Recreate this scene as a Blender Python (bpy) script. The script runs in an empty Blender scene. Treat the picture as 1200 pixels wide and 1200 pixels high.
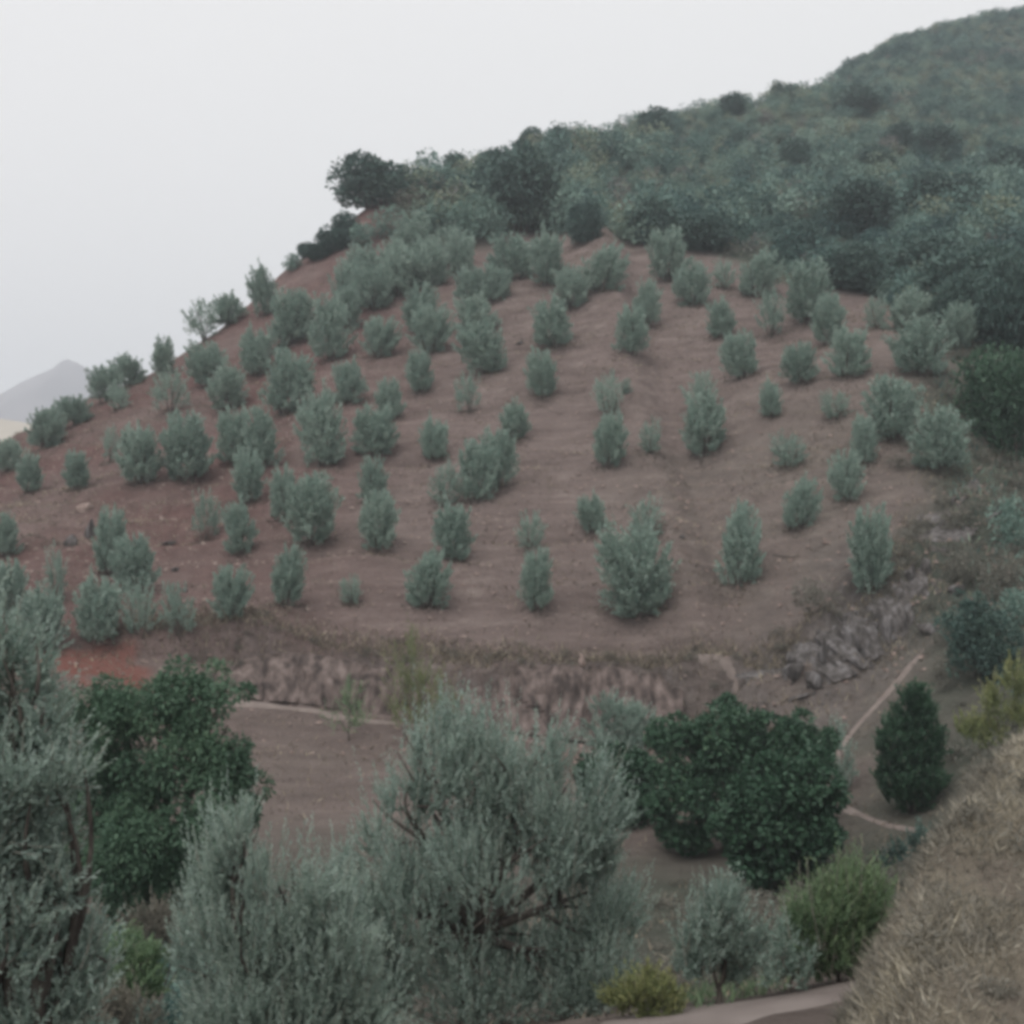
import bpy
from mathutils import Vector
from mathutils.bvhtree import BVHTree
import math, random
import numpy as np
F, U0, V0 = 1449.0, 600.0, 620.0          # focal length and principal point of the 1200 px frame

def smooth(a, b, x):
    t = np.clip((x - a) / (b - a), 0, 1)
    return t * t * (3 - 2 * t)

def _hash(ix, iy, seed):
    h = (ix.astype(np.int64) * 374761393 + iy.astype(np.int64) * 668265263 + seed * 974634593) & 0x7FFFFFFF
    h = ((h ^ (h >> 13)) * 1274126177) & 0x7FFFFFFF
    return ((h ^ (h >> 16)) & 0xFFFFFF) / float(0xFFFFFF)

def vnoise(x, y, seed=0):
    ix, iy = np.floor(x), np.floor(y)
    fx, fy = x - ix, y - iy
    fx = fx * fx * (3 - 2 * fx); fy = fy * fy * (3 - 2 * fy)
    a, b = _hash(ix, iy, seed), _hash(ix + 1, iy, seed)
    c, d = _hash(ix, iy + 1, seed), _hash(ix + 1, iy + 1, seed)
    return (a + (b - a) * fx) * (1 - fy) + (c + (d - c) * fx) * fy - 0.5

def fbm(x, y, seed=0, octaves=4):
    s, a = 0.0, 1.0
    for k in range(octaves):
        s = s + a * vnoise(x, y, seed + 17 * k)
        x, y, a = x * 2.03 + 5.1, y * 2.03 - 3.7, a * 0.5
    return s

def px(u, v, d):                           # a point seen at u, v that stands d metres ahead
    return ((u - U0) * d / F, d, (V0 - v) * d / F)

# ground heights that were read from the photograph: (u, v, distance)
SEEN = [
 # foot of the grove, lip of the cut bank
 (-200,760,58),(-80,765,59),(100,772,61),(200,770,62),(300,768,62.6),(450,770,63),(600,772,63.5),(720,776,63.5),(800,782,63),(860,786,61.5),
 # grove face
 (-300,650,95),(-200,600,100),(-60,570,100),(0,640,78),(100,680,69),(100,610,80),(100,550,95),(20,545,103),(200,680,70),(200,590,84),(200,520,98),
 (300,690,69),(300,600,81),(300,500,98),(300,430,113),(400,690,69),(400,600,80),(400,500,94),(400,400,112),(400,330,126),(420,285,135),
 (520,690,69),(520,600,79),(520,500,92),(520,400,108),(520,320,126),(620,690,69),(620,580,80),(620,480,94),(620,380,110),(620,300,130),
 (750,690,69),(750,580,79.5),(750,480,91),(750,380,107),(750,300,124),(870,690,67.5),(870,580,77),(870,480,88),(870,380,105),(870,330,117),
 (960,690,66),(960,600,73),(960,500,83),(960,400,99),(1040,560,74),(1040,480,82),(1040,400,94),(1110,540,76),(1110,450,85),(1120,400,94),
 # rocky edge of the ravine
 (920,750,62.5),(980,700,64),(1030,680,64.5),(1060,630,67.5),(1100,590,70.5),(1135,560,73.5),
 (910,800,58.5),(960,790,59),(1010,760,60.5),(1065,710,62),(1100,660,64.5),(1140,620,68),
 # ravine floor and the slope beyond it on the right
 (1000,830,57),(1050,770,58),(1100,720,60),(1150,660,64.5),(1185,590,72),(1195,520,84),
 (985,890,53),(1020,900,51),(1070,860,52),(1120,800,53.5),(1180,740,56),(1230,660,62),(1300,620,66),(1300,780,50),(1180,850,47),(1100,950,44.5),
 (1400,500,78),(1500,420,90),
 # valley
 (-300,900,48),(-100,880,50),(100,860,54),(200,850,57),(300,827,60.4),(440,846,60),(600,864,59.6),(745,887,58),(850,905,55),
 (300,900,55),(400,950,50),(350,1000,45),(550,960,50),(750,960,50),(900,960,50),(600,1010,44),(860,1040,41),(1000,990,42),(1010,1040,37),
 (100,980,45),(-200,1000,42),
 # crest on the left, seen against the sky
 (-120,560,112),(-60,540,113),(0,519,113),(50,497,115),(110,462,118),(160,442,120),(190,428,121),(230,402,124),(270,382,127),(310,352,130),(350,312,134),
 (385,284,137),(405,262,140),(430,240,144),(470,226,150),(530,214,163),(580,204,172),(620,180,183),(660,176,190),(700,164,197),(760,146,206),
 (800,142,210),(860,130,217),(920,120,226),(955,108,246),(1000,80,266),(1040,52,280),(1100,32,300),(1150,24,318),(1200,18,330),(1300,8,345),(1450,0,360),
 # scrub face
 (480,290,133),(600,272,138),(690,262,140),(760,272,132),(640,230,158),(740,210,165),(860,200,170),(860,280,134),(960,300,127),(960,220,163),
 (1050,340,116),(1050,220,166),(1050,120,226),(1130,300,128),(1150,380,100),(1190,420,90),(1190,330,116),(1190,220,166),(1190,120,235),
 (740,178,187),(860,166,192),(960,168,194),(1050,165,198),(1045,84,252),(1120,62,270),(1200,70,280),(1190,165,198),(1130,165,198),(1400,60,290),
 (1400,250,155),(1400,120,240),(1600,300,150),
]
HERE = [   # ground near the camera and out of the frame: (x, y, z)
 (0,0,-1.75),(-6,0,-2.4),(6,-2,-1.6),(0,-12,-1.0),(-25,0,-4.5),(25,0,-1.2),(-40,20,-8),(40,20,0.5),(60,40,6),
 (0,5,-3.4),(-5,7,-4.8),(0,10,-5.4),(-6,13,-6.6),(-14,14,-7),(5,12,-5.4),(1.5,16,-6.35),(4.4,15.2,-5.85),(7,14.5,-5.2),(2.9,18,-6.9),(10,20,-5.8),(14,30,-6.6),
 (-4,20,-8.4),(-12,22,-8.7),(3,22,-8.4),(5,26,-9.3),(0,28,-10),(-9,30,-10),(9,34,-10.2),(3,36,-11.2),(-25,30,-9.4),(-45,45,-10),(-60,70,-6),(-70,100,-2),
 (400,0,20),(-400,0,-25),(-200,100,-25),(0,-200,10),(300,300,70),(450,450,40),(-400,500,-35),(0,600,-20),(400,700,20),(700,300,40),(-150,200,-22),(-60,180,-8),
 (-12,190,38),(0,215,46),(12,230,52),(22,238,58),(36,250,68),(52,258,78),(66,290,92),(80,310,104),(100,340,112),(130,370,122),(180,420,120),(10,300,25),(60,360,60),(-26,158,26),(-45,140,8),(-58,128,2),(-90,150,-14),
]
def bank(x, y):                            # the cut bank above the footpath
    yb = 61.5 + 0.5 * np.sin(x * 0.35) + 0.9 * vnoise(x * 0.5, y * 0 + 3.3, 5) + .55 * vnoise(x * 1.5, y * .3, 6) + .35 * vnoise(x * 3.4, y * .4, 7) - 0.10 * np.maximum(x - 4, 0)
    h = (1.5 + 1.5 * smooth(-14, 4, x)) * smooth(-24, -14, x) * (1 - smooth(9, 12.5, x))
    return h * smooth(0, 1.0, y - yb - .25)
_c = 3.0
_P = np.array([px(*s) for s in SEEN] + HERE)
_Z = _P[:, 2] - bank(_P[:, 0], _P[:, 1])
_n = len(_P)
_A = np.zeros((_n + 3, _n + 3))
_A[:_n, :_n] = -np.sqrt(((_P[:, None, :2] - _P[None, :, :2]) ** 2).sum(-1) + _c * _c)
_A[:_n, :_n] += np.eye(_n) * 0.35
_A[:_n, _n] = 1; _A[:_n, _n + 1:] = _P[:, :2]; _A[_n:, :_n] = _A[:_n, _n:].T
_W = np.linalg.solve(_A, np.concatenate([_Z, [0, 0, 0]]))

def _base(x, y):
    x = np.asarray(x, float); y = np.asarray(y, float)
    sh = x.shape; x = x.ravel(); y = y.ravel(); out = np.empty_like(x)
    for i in range(0, len(x), 20000):
        a, b = x[i:i + 20000], y[i:i + 20000]
        r = np.sqrt((a[:, None] - _P[None, :, 0]) ** 2 + (b[:, None] - _P[None, :, 1]) ** 2 + _c * _c)
        out[i:i + 20000] = -r @ _W[:_n] + _W[_n] + _W[_n + 1] * a + _W[_n + 2] * b
    return out.reshape(sh)

# hump of straw grass at the right, beside the camera: its crest runs away from the camera
_HY = np.array([5.0, 7.0, 9.0, 9.6, 10.3, 11.0, 13.0, 16.0, 20.0])
_HX = np.array([1.75, 2.45, 2.98, 3.18, 3.50, 3.95, 5.20, 7.20, 10.0])
_HZ = np.array([-3.3, -3.2, -2.98, -2.84, -2.66, -2.5, -2.27, -2.25, -2.5])
def hump(x, y):
    cx = np.interp(y, _HY, _HX); cz = np.interp(y, _HY, _HZ)
    dl = np.maximum(cx - x, 0); dr = np.maximum(x - cx, 0)
    z = cz - 1.5 * dl - 0.5 * np.minimum(dl, .6) ** 2 - 0.0 * dr + 0.10 * dr - 0.02 * dr ** 2
    z = z + 0.30 * vnoise(x * 1.1, y * 1.1, 61) + 0.14 * vnoise(x * 3, y * 3, 62)
    fade = smooth(20, 16, y) * smooth(4.0, 6.0, y)
    return z - 12 * (1 - fade)

def height(x, y):
    x = np.asarray(x, float); y = np.asarray(y, float)
    b = _base(x, y)
    far = smooth(420, 560, np.hypot(x, y))
    b = b * (1 - far) - 30 * far
    b = b + bank(x, y)
    d = np.hypot(x, y)
    n = 0.9 * vnoise(x / 9, y / 9, 1) * smooth(30, 90, d) + 0.35 * vnoise(x / 3.1, y / 3.1, 2) * smooth(10, 40, d) + 0.12 * vnoise(x / 1.1, y / 1.1, 3) + 0.05 * vnoise(x / .45, y / .45, 4)
    # the rocky lip and the face of the bank are rougher
    lip = np.exp(-((y - 62.4) / 1.6) ** 2) * smooth(-22, -14, x) * (1 - smooth(12, 16, x))
    rx = smooth(8, 13, x) * (1 - smooth(27, 31, x)) * np.exp(-((y - (58 + 0.62 * (x - 10))) / 3.4) ** 2)
    n = n + lip * (0.5 * np.abs(vnoise(x / .8, y / .8, 8)) + .7 * vnoise(x / 1.9, y / 1.9, 9)) + rx * (1.5 * vnoise(x / 1.7, y / 1.7, 10) + 1.0 * np.abs(vnoise(x / 1.0, y / .8, 11)) + .9 * np.sign(vnoise(x / 2.6, y / 1.5, 13)) * smooth(.05, .14, np.abs(vnoise(x / 2.6, y / 1.5, 13))))
    # low plough terraces along the slope of the grove
    g = smooth(64, 67, y) * (1 - smooth(118, 130, y)) * (1 - smooth(20, 26, x))
    n = n + g * 0.15 * np.sin(b * 5.2 + 2.5 * vnoise(x / 6, y / 6, 12))
    z = b + n
    m = (x > -3) & (x < 16) & (y > 3.5) & (y < 20.5)
    if np.any(m):
        z = np.where(m, np.maximum(z, np.where(m, hump(x, y), -99)), z)
    return z

_RD = np.concatenate([np.arange(2, 30, .1), np.arange(30, 140, .25), np.arange(140, 400, .8)])
def at(u, v, dmin=24.0):                    # where the ray through a pixel meets the ground
    d = _RD[_RD >= dmin]
    x = (u - U0) / F * d
    z = height(x, d); ray = (V0 - v) / F * d
    hit = np.nonzero(z >= ray)[0]
    if len(hit) == 0:
        el = z / d                          # above the crest: the crest itself, where it stands highest
        i = int(np.argmax(np.where(d < 390, el, -9)))
    else:
        i = int(hit[0])
    return np.array([x[i], d[i], z[i]])
def drop(x, y):
    return float(height(np.array([x]), np.array([y]))[0])

# ------------------------------------------------------------------ scene, helpers
scene = bpy.context.scene
col = scene.collection
R = np.random.default_rng(7)

def link(name, data, parent=None):
    o = bpy.data.objects.new(name, data)
    col.objects.link(o)
    if parent is not None:
        o.parent = parent
    return o

def tag(o, label=None, cat=None, group=None, kind=None):
    if label: o['label'] = label
    if cat: o['category'] = cat
    if group: o['group'] = group
    if kind: o['kind'] = kind
    return o

def mesh(name, V, Q, mat, tint=None, smooth_=False, cols=None):
    """V (n,3), Q (m,3 or 4) -> mesh; tint is one value per vertex, cols a dict of further ones."""
    V = np.ascontiguousarray(V, np.float32); Q = np.ascontiguousarray(Q, np.int32)
    k = Q.shape[1]
    me = bpy.data.meshes.new(name)
    me.vertices.add(len(V)); me.vertices.foreach_set('co', V.ravel())
    me.loops.add(Q.size); me.loops.foreach_set('vertex_index', Q.ravel())
    me.polygons.add(len(Q))
    me.polygons.foreach_set('loop_start', np.arange(0, Q.size, k, dtype=np.int32))
    me.polygons.foreach_set('loop_total', np.full(len(Q), k, np.int32))
    me.polygons.foreach_set('use_smooth', np.full(len(Q), bool(smooth_)))
    for nm, arr in ([('tint', tint)] if tint is not None else []) + list((cols or {}).items()):
        a = me.attributes.new(nm, 'FLOAT', 'POINT')
        a.data.foreach_set('value', np.ascontiguousarray(arr, np.float32))
    me.update(calc_edges=True)
    me.materials.append(mat)
    return me

def unit(a):
    return a / np.maximum(np.linalg.norm(a, axis=-1, keepdims=True), 1e-9)

def leaf_quads(P, D, L, W, rng, tint=None, fat=0.5):
    """One lance-shaped quad per leaf: base, two shoulders, tip."""
    n = len(P)
    S = unit(np.cross(D, rng.normal(size=(n, 3))))
    L = np.broadcast_to(L, (n,))[:, None]; W = np.broadcast_to(W, (n,))[:, None]
    mid = P + D * L * fat
    V = np.stack([P, mid + S * W * .5, P + D * L, mid - S * W * .5], 1).reshape(-1, 3)
    Q = np.arange(4 * n).reshape(-1, 4)
    t = np.repeat(rng.random(n) if tint is None else tint, 4)
    return V, Q, t

def tube(pts, rad, sides=6):
    pts = np.asarray(pts, float); n = len(pts)
    T = unit(np.gradient(pts, axis=0))
    ref = np.where(np.abs(T[:, 2:3]) > .9, np.array([[1., 0, 0]]), np.array([[0, 0, 1.]]))
    A = unit(np.cross(T, ref)); B = np.cross(T, A)
    an = np.arange(sides) / sides * 2 * np.pi
    V = pts[:, None] + np.asarray(rad)[:, None, None] * (np.cos(an)[None, :, None] * A[:, None] + np.sin(an)[None, :, None] * B[:, None])
    i = np.arange(n - 1)[:, None] * sides; j = np.arange(sides)[None]; k = (j + 1) % sides
    Q = np.stack([i + j, i + k, i + sides + k, i + sides + j], -1).reshape(-1, 4)
    return V.reshape(-1, 3), Q

def join(parts):
    Vs, Qs, Ts, o = [], [], [], 0
    for p in parts:
        Vs.append(p[0]); Qs.append(p[1] + o); o += len(p[0])
        Ts.append(p[2] if len(p) > 2 else np.zeros(len(p[0])))
    return np.concatenate(Vs), np.concatenate(Qs), np.concatenate(Ts)

# ------------------------------------------------------------------ materials
def new_mat(name):
    m = bpy.data.materials.new(name); m.use_nodes = True
    nt = m.node_tree; nt.nodes.clear()
    return m, nt, nt.nodes, nt.links

def ramp(nodes, stops):
    r = nodes.new('ShaderNodeValToRGB'); e = r.color_ramp.elements
    while len(e) < len(stops): e.new(.5)
    for el, (p, c) in zip(e, stops):
        el.position = p; el.color = (*c, 1)
    return r

def leaf_mat(name, stops, under=None, rough=.55, trans=.22, spread=.25):
    m, nt, N, L = new_mat(name)
    at_ = N.new('ShaderNodeAttribute'); at_.attribute_name = 'tint'
    oi = N.new('ShaderNodeObjectInfo')
    mx = N.new('ShaderNodeMath'); mx.operation = 'MULTIPLY_ADD'; mx.inputs[1].default_value = 1 - spread
    ms = N.new('ShaderNodeMath'); ms.operation = 'MULTIPLY'; ms.inputs[1].default_value = spread
    L.new(oi.outputs['Random'], ms.inputs[0]); L.new(at_.outputs['Fac'], mx.inputs[0]); L.new(ms.outputs[0], mx.inputs[2])
    r = ramp(N, stops); L.new(mx.outputs[0], r.inputs[0])
    c = r.outputs[0]
    if under:
        g = N.new('ShaderNodeNewGeometry'); mi = N.new('ShaderNodeMix'); mi.data_type = 'RGBA'
        f = N.new('ShaderNodeMath'); f.operation = 'MULTIPLY'; f.inputs[1].default_value = .6
        L.new(g.outputs['Backfacing'], f.inputs[0]); L.new(f.outputs[0], mi.inputs['Factor'])
        L.new(c, mi.inputs['A']); mi.inputs['B'].default_value = (*under, 1); c = mi.outputs['Result']
    p = N.new('ShaderNodeBsdfPrincipled'); L.new(c, p.inputs['Base Color'])
    p.inputs['Roughness'].default_value = rough; p.inputs['Specular IOR Level'].default_value = .25
    t = N.new('ShaderNodeBsdfTranslucent'); L.new(c, t.inputs[0])
    s = N.new('ShaderNodeMixShader'); s.inputs[0].default_value = trans
    L.new(p.outputs[0], s.inputs[1]); L.new(t.outputs[0], s.inputs[2])
    o = N.new('ShaderNodeOutputMaterial'); L.new(s.outputs[0], o.inputs[0])
    return m

def noise_mat(name, stops, scale=3., detail=5., bump=.3, rough=.9, stretch=(1, 1, 1)):
    m, nt, N, L = new_mat(name)
    tc = N.new('ShaderNodeTexCoord'); mp = N.new('ShaderNodeMapping'); mp.inputs['Scale'].default_value = stretch
    L.new(tc.outputs['Object'], mp.inputs[0])
    n = N.new('ShaderNodeTexNoise'); n.inputs['Scale'].default_value = scale; n.inputs['Detail'].default_value = detail
    L.new(mp.outputs[0], n.inputs['Vector'])
    r = ramp(N, stops); L.new(n.outputs['Fac'], r.inputs[0])
    p = N.new('ShaderNodeBsdfPrincipled'); p.inputs['Roughness'].default_value = rough; p.inputs['Specular IOR Level'].default_value = .2
    L.new(r.outputs[0], p.inputs['Base Color'])
    b = N.new('ShaderNodeBump'); b.inputs['Strength'].default_value = bump; b.inputs['Distance'].default_value = .1
    L.new(n.outputs['Fac'], b.inputs['Height']); L.new(b.outputs[0], p.inputs['Normal'])
    o = N.new('ShaderNodeOutputMaterial'); L.new(p.outputs[0], o.inputs[0])
    return m

M_OLIVE = leaf_mat('olive_leaf', [(0, (.160, .245, .208)), (.5, (.250, .350, .295)), (1, (.365, .455, .385))], under=(.33, .40, .35), trans=.32)
M_OLIVE_NEAR = leaf_mat('silvery_olive_leaf', [(0, (.150, .222, .190)), (.5, (.248, .332, .280)), (1, (.42, .495, .415))], under=(.36, .44, .40), trans=.32)
M_DARK = leaf_mat('dark_broad_leaf', [(0, (.030, .070, .044)), (.6, (.055, .112, .068)), (.85, (.075, .145, .088)), (1, (.135, .215, .130))], trans=.18, rough=.45)
M_CAROB = leaf_mat('deep_green_leaf', [(0, (.052, .105, .070)), (.6, (.098, .172, .108)), (1, (.170, .250, .150))], trans=.25)
M_SCRUB = leaf_mat('scrub_leaf', [(0, (.052, .108, .102)), (.3, (.105, .185, .162)), (.55, (.168, .258, .218)), (.8, (.232, .315, .255)), (.93, (.26, .295, .20)), (1, (.19, .18, .175))], trans=.2, spread=0)
M_OAK = leaf_mat('evergreen_oak_leaf', [(0, (.052, .098, .090)), (.6, (.080, .135, .115)), (1, (.120, .175, .140))], trans=.15)
M_GREEN = leaf_mat('bright_green_leaf', [(0, (.085, .145, .085)), (.6, (.145, .225, .125)), (1, (.24, .315, .17))])
M_YELLOW = leaf_mat('yellow_green_leaf', [(0, (.13, .165, .075)), (.6, (.20, .235, .105)), (1, (.31, .31, .14))])
M_DRYLEAF = leaf_mat('dusty_grey_leaf', [(0, (.13, .13, .11)), (.6, (.19, .18, .15)), (1, (.27, .25, .20))])
M_STRAW = leaf_mat('straw', [(0, (.13, .125, .105)), (.3, (.25, .23, .19)), (.7, (.43, .395, .315)), (1, (.66, .60, .46))], trans=.15, spread=0)
M_STUB = leaf_mat('stubble', [(0, (.085, .075, .062)), (.4, (.16, .135, .108)), (.75, (.27, .225, .17)), (1, (.42, .37, .27))], trans=.1, spread=0)
M_BARK = noise_mat('olive_bark', [(.3, (.045, .038, .034)), (.7, (.13, .115, .10))], 14, 6, .6, stretch=(1, 1, .25))
M_TWIG = noise_mat('grey_twig', [(.3, (.16, .15, .13)), (.7, (.30, .29, .25))], 20, 3, .2)
M_ROCK = noise_mat('grey_rock', [(.34, (.050, .045, .043)), (.47, (.095, .086, .082)), (.56, (.128, .118, .116)), (.68, (.20, .19, .192))], 1.6, 12, 1.0, stretch=(2.2, 2.0, .45))
M_STONE = noise_mat('earthy_stone', [(.3, (.17, .12, .105)), (.7, (.34, .27, .24))], 2.5, 6, .8)
M_PATH = noise_mat('trodden_earth', [(.25, (.17, .138, .125)), (.75, (.25, .21, .19))], 1.4, 6, .25)
M_ROAD = noise_mat('pale_dirt_road', [(.25, (.15, .125, .115)), (.75, (.255, .22, .205))], .9, 8, .35)
M_MOUNT = noise_mat('bare_mountain', [(.3, (.15, .14, .155)), (.7, (.26, .24, .25))], .006, 8, .5)
M_TAN = noise_mat('dry_tan_hill', [(.3, (.36, .32, .26)), (.7, (.52, .47, .39))], .01, 8, .3)

def ground_mat():
    m, nt, N, L = new_mat('hillside_soil')
    geo = N.new('ShaderNodeNewGeometry')
    def noise(scale, detail=6, rough=.6, stretch=None):
        v = geo.outputs['Position']
        if stretch:
            mp = N.new('ShaderNodeMapping'); mp.inputs['Scale'].default_value = stretch; L.new(v, mp.inputs[0]); v = mp.outputs[0]
        n = N.new('ShaderNodeTexNoise'); n.inputs['Scale'].default_value = scale; n.inputs['Detail'].default_value = detail; n.inputs['Roughness'].default_value = rough
        L.new(v, n.inputs['Vector']); return n.outputs['Fac']
    def attr(nm):
        a = N.new('ShaderNodeAttribute'); a.attribute_name = nm; return a.outputs['Fac']
    def mix(f, a, b):
        x = N.new('ShaderNodeMix'); x.data_type = 'RGBA'
        L.new(f, x.inputs['Factor'])
        for s, v in (('A', a), ('B', b)):
            if isinstance(v, tuple): x.inputs[s].default_value = (*v, 1)
            else: L.new(v, x.inputs[s])
        return x.outputs['Result']
    def mth(op, a, b):
        x = N.new('ShaderNodeMath'); x.operation = op; x.use_clamp = True
        for k, v in enumerate((a, b)):
            if isinstance(v, (int, float)): x.inputs[k].default_value = v
            else: L.new(v, x.inputs[k])
        return x.outputs[0]
    soil = ramp(N, [(.30, (.104, .081, .074)), (.43, (.176, .137, .126)), (.56, (.228, .180, .166)), (.70, (.335, .282, .255))])
    L.new(noise(.42, 10, .74, (.5, 1.6, 2.6)), soil.inputs[0])
    gritty = ramp(N, [(.35, (0, 0, 0)), (.7, (1, 1, 1))]); L.new(noise(5, 5, .7), gritty.inputs[0])
    c = mix(mth('MULTIPLY', gritty.outputs[0], .35), soil.outputs[0], (.135, .100, .090))
    drysoil = ramp(N, [(.30, (.092, .078, .070)), (.44, (.160, .136, .121)), (.57, (.208, .178, .156)), (.72, (.31, .27, .23))]); L.new(noise(.6, 10, .74, (.5, 1.5, 2.2)), drysoil.inputs[0])
    c = mix(attr('dry'), c, drysoil.outputs[0])
    red = ramp(N, [(.30, (.095, .055, .050)), (.5, (.145, .085, .078)), (.72, (.205, .130, .118))]); L.new(noise(.8, 8, .65), red.inputs[0])
    c = mix(attr('red'), c, red.outputs[0])
    c = mix(attr('scar'), c, (.24, .08, .06))
    rock = ramp(N, [(.34, (.060, .054, .052)), (.46, (.125, .112, .106)), (.56, (.185, .168, .162)), (.7, (.30, .28, .275))]); L.new(noise(1.1, 10, .78, (1.6, 1.2, .5)), rock.inputs[0])
    c = mix(attr('rock'), c, rock.outputs[0])
    thatch = ramp(N, [(.3, (.20, .175, .13)), (.5, (.31, .275, .205)), (.7, (.44, .395, .30))]); L.new(noise(6, 8, .7), thatch.inputs[0])
    c = mix(attr('thatch'), c, thatch.outputs[0])
    brush_shade = ramp(N, [(.3, (.050, .064, .050)), (.6, (.085, .105, .080)), (.8, (.125, .135, .105))]); L.new(noise(.35, 8, .7), brush_shade.inputs[0])
    c = mix(attr('brush_shade'), c, brush_shade.outputs[0])  # ground cover under the scrub, also the shade painted into ravine and valley
    p = N.new('ShaderNodeBsdfPrincipled'); p.inputs['Roughness'].default_value = .95; p.inputs['Specular IOR Level'].default_value = .1
    L.new(c, p.inputs['Base Color'])
    b = N.new('ShaderNodeBump'); b.inputs['Strength'].default_value = .9; b.inputs['Distance'].default_value = .45
    L.new(noise(2.2, 8, .7), b.inputs['Height']); L.new(b.outputs[0], p.inputs['Normal'])
    o = N.new('ShaderNodeOutputMaterial'); L.new(p.outputs[0], o.inputs[0])
    return m

# ------------------------------------------------------------------ ground: one sheet
def axis(parts):
    out = [np.arange(a, b, s) for a, b, s in parts]
    return np.concatenate(out)
g1 = np.geomspace(1, 15, 24) 
xs = np.concatenate([-150 * g1[::-1][:-1], axis([(-150, -58, 1.3), (-58, -12, .5), (-12, 14, .2), (14, 30, .3), (30, 48, .45), (48, 150, 1.3)]), 150 * g1])
ys = np.concatenate([-20 * g1[::-1][:-1], axis([(-20, 3, .8), (3, 22, .16), (22, 56, .42), (56, 59.5, .3), (59.5, 66, .15), (66, 76, .3), (76, 135, .65), (135, 360, 1.3)]), 360 * np.geomspace(1, 6.5, 20)])
GX, GY = np.meshgrid(xs, ys)
GZ = height(GX, GY)
nx, ny = len(xs), len(ys)
ii = (np.arange(ny - 1)[:, None] * nx + np.arange(nx - 1)[None]).ravel()
GQ = np.stack([ii, ii + 1, ii + nx + 1, ii + nx], 1)
GU = U0 + F * GX / np.maximum(GY, .1); GVv = V0 - F * GZ / np.maximum(GY, .1)
# where the kinds of soil and the painted ravine shade lie on the ground (fixed places on the slope)
nz = fbm(GX / 7, GY / 7, 31, 4); nz2 = fbm(GX / 2.5, GY / 2.5, 37, 3)
red = np.clip(smooth(-2, -20, GX + 8 * nz) * smooth(60, 64, GY) * .95 + .25 * smooth(90, 130, GY) * smooth(10, -10, GX), 0, 1) * np.clip(.75 + .9 * nz, 0, 1)
dry = np.clip(smooth(-2, 14, GX + 8 * nz) * smooth(100, 75, GY) * .9 + smooth(64, 56, GY) * .45 + .9 * smooth(30, 18, GY), 0, 1) * np.clip(.8 + .8 * nz2, 0, 1)
scar = smooth(80, 50, GY) * smooth(-12, -15, GX) * smooth(.42, .6, np.exp(-(((GX + 20.9) / 3.2) ** 2 + ((GY - 60.4) / 2.2) ** 2)) + .55 * nz2 + .5 * vnoise(GX * 1.3, GY * 1.3, 39)) * .9
rock = smooth(8, 13, GX) * (1 - smooth(28, 32, GX)) * np.exp(-((GY - (57.5 + 0.62 * (GX - 10))) / 4.6) ** 2) * np.clip(.75 + 1.2 * nz2, 0, 1)
rock = np.maximum(rock, .55 * smooth(-22, -12, GX) * (1 - smooth(10, 14, GX)) * np.exp(-((GY - 62.4) / 1.2) ** 2) * np.clip(.6 + 1.4 * nz2, 0, 1))
def scrub_line(x):                          # the upper edge of the grove, as distances along the slope
    return np.interp(x, [-60, -30, -16, -8, 0, 6, 12, 20, 26, 32, 36, 40, 60], [160, 152, 150, 132, 137, 136, 128, 126, 117, 113, 100, 92, 84])
brush_shade = smooth(-3, 5, GY - scrub_line(GX) + 6 * nz) * smooth(-70, -30, GX + GY * 0)
brush_shade = np.maximum(brush_shade, .8 * smooth(17, 22, GX - .42 * (GY - 60) + 5 * nz) * smooth(40, 48, GY))  # overgrown ravine side, soil also darkened to paint in the ravine shade
brush_shade = np.maximum(brush_shade, (.5 + .3 * smooth(0, 5, GX)) * smooth(50, 40, GY + 5 * nz) * smooth(19, 25, GY))  # valley floor: shade painted into the soil colour, along with litter
thatch = np.where((GX > -3) & (GX < 18) & (GY > 3.5) & (GY < 21), smooth(-.15, .05, hump(GX, GY) - _base(GX, GY)), 0) * np.clip(.75 + .9 * fbm(GX * 1.5, GY * 1.5, 41, 3), 0, 1)
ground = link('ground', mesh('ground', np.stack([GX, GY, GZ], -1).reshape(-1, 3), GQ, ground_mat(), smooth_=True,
              cols=dict(red=red.ravel(), dry=dry.ravel(), scar=scar.ravel(), rock=rock.ravel(), thatch=thatch.ravel(), brush_shade=brush_shade.ravel())))
tag(ground, 'brown stony hillside sloping down to a ravine', kind='structure')
_gv = np.stack([GX, GY, GZ], -1).reshape(-1, 3)
BVH = BVHTree.FromPolygons([Vector(v) for v in _gv.tolist()], GQ.tolist())
def surf(x, y):
    h = BVH.ray_cast(Vector((float(x), float(y), 400)), Vector((0, 0, -1)))
    return h[0].z if h[0] else drop(x, y)

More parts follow.
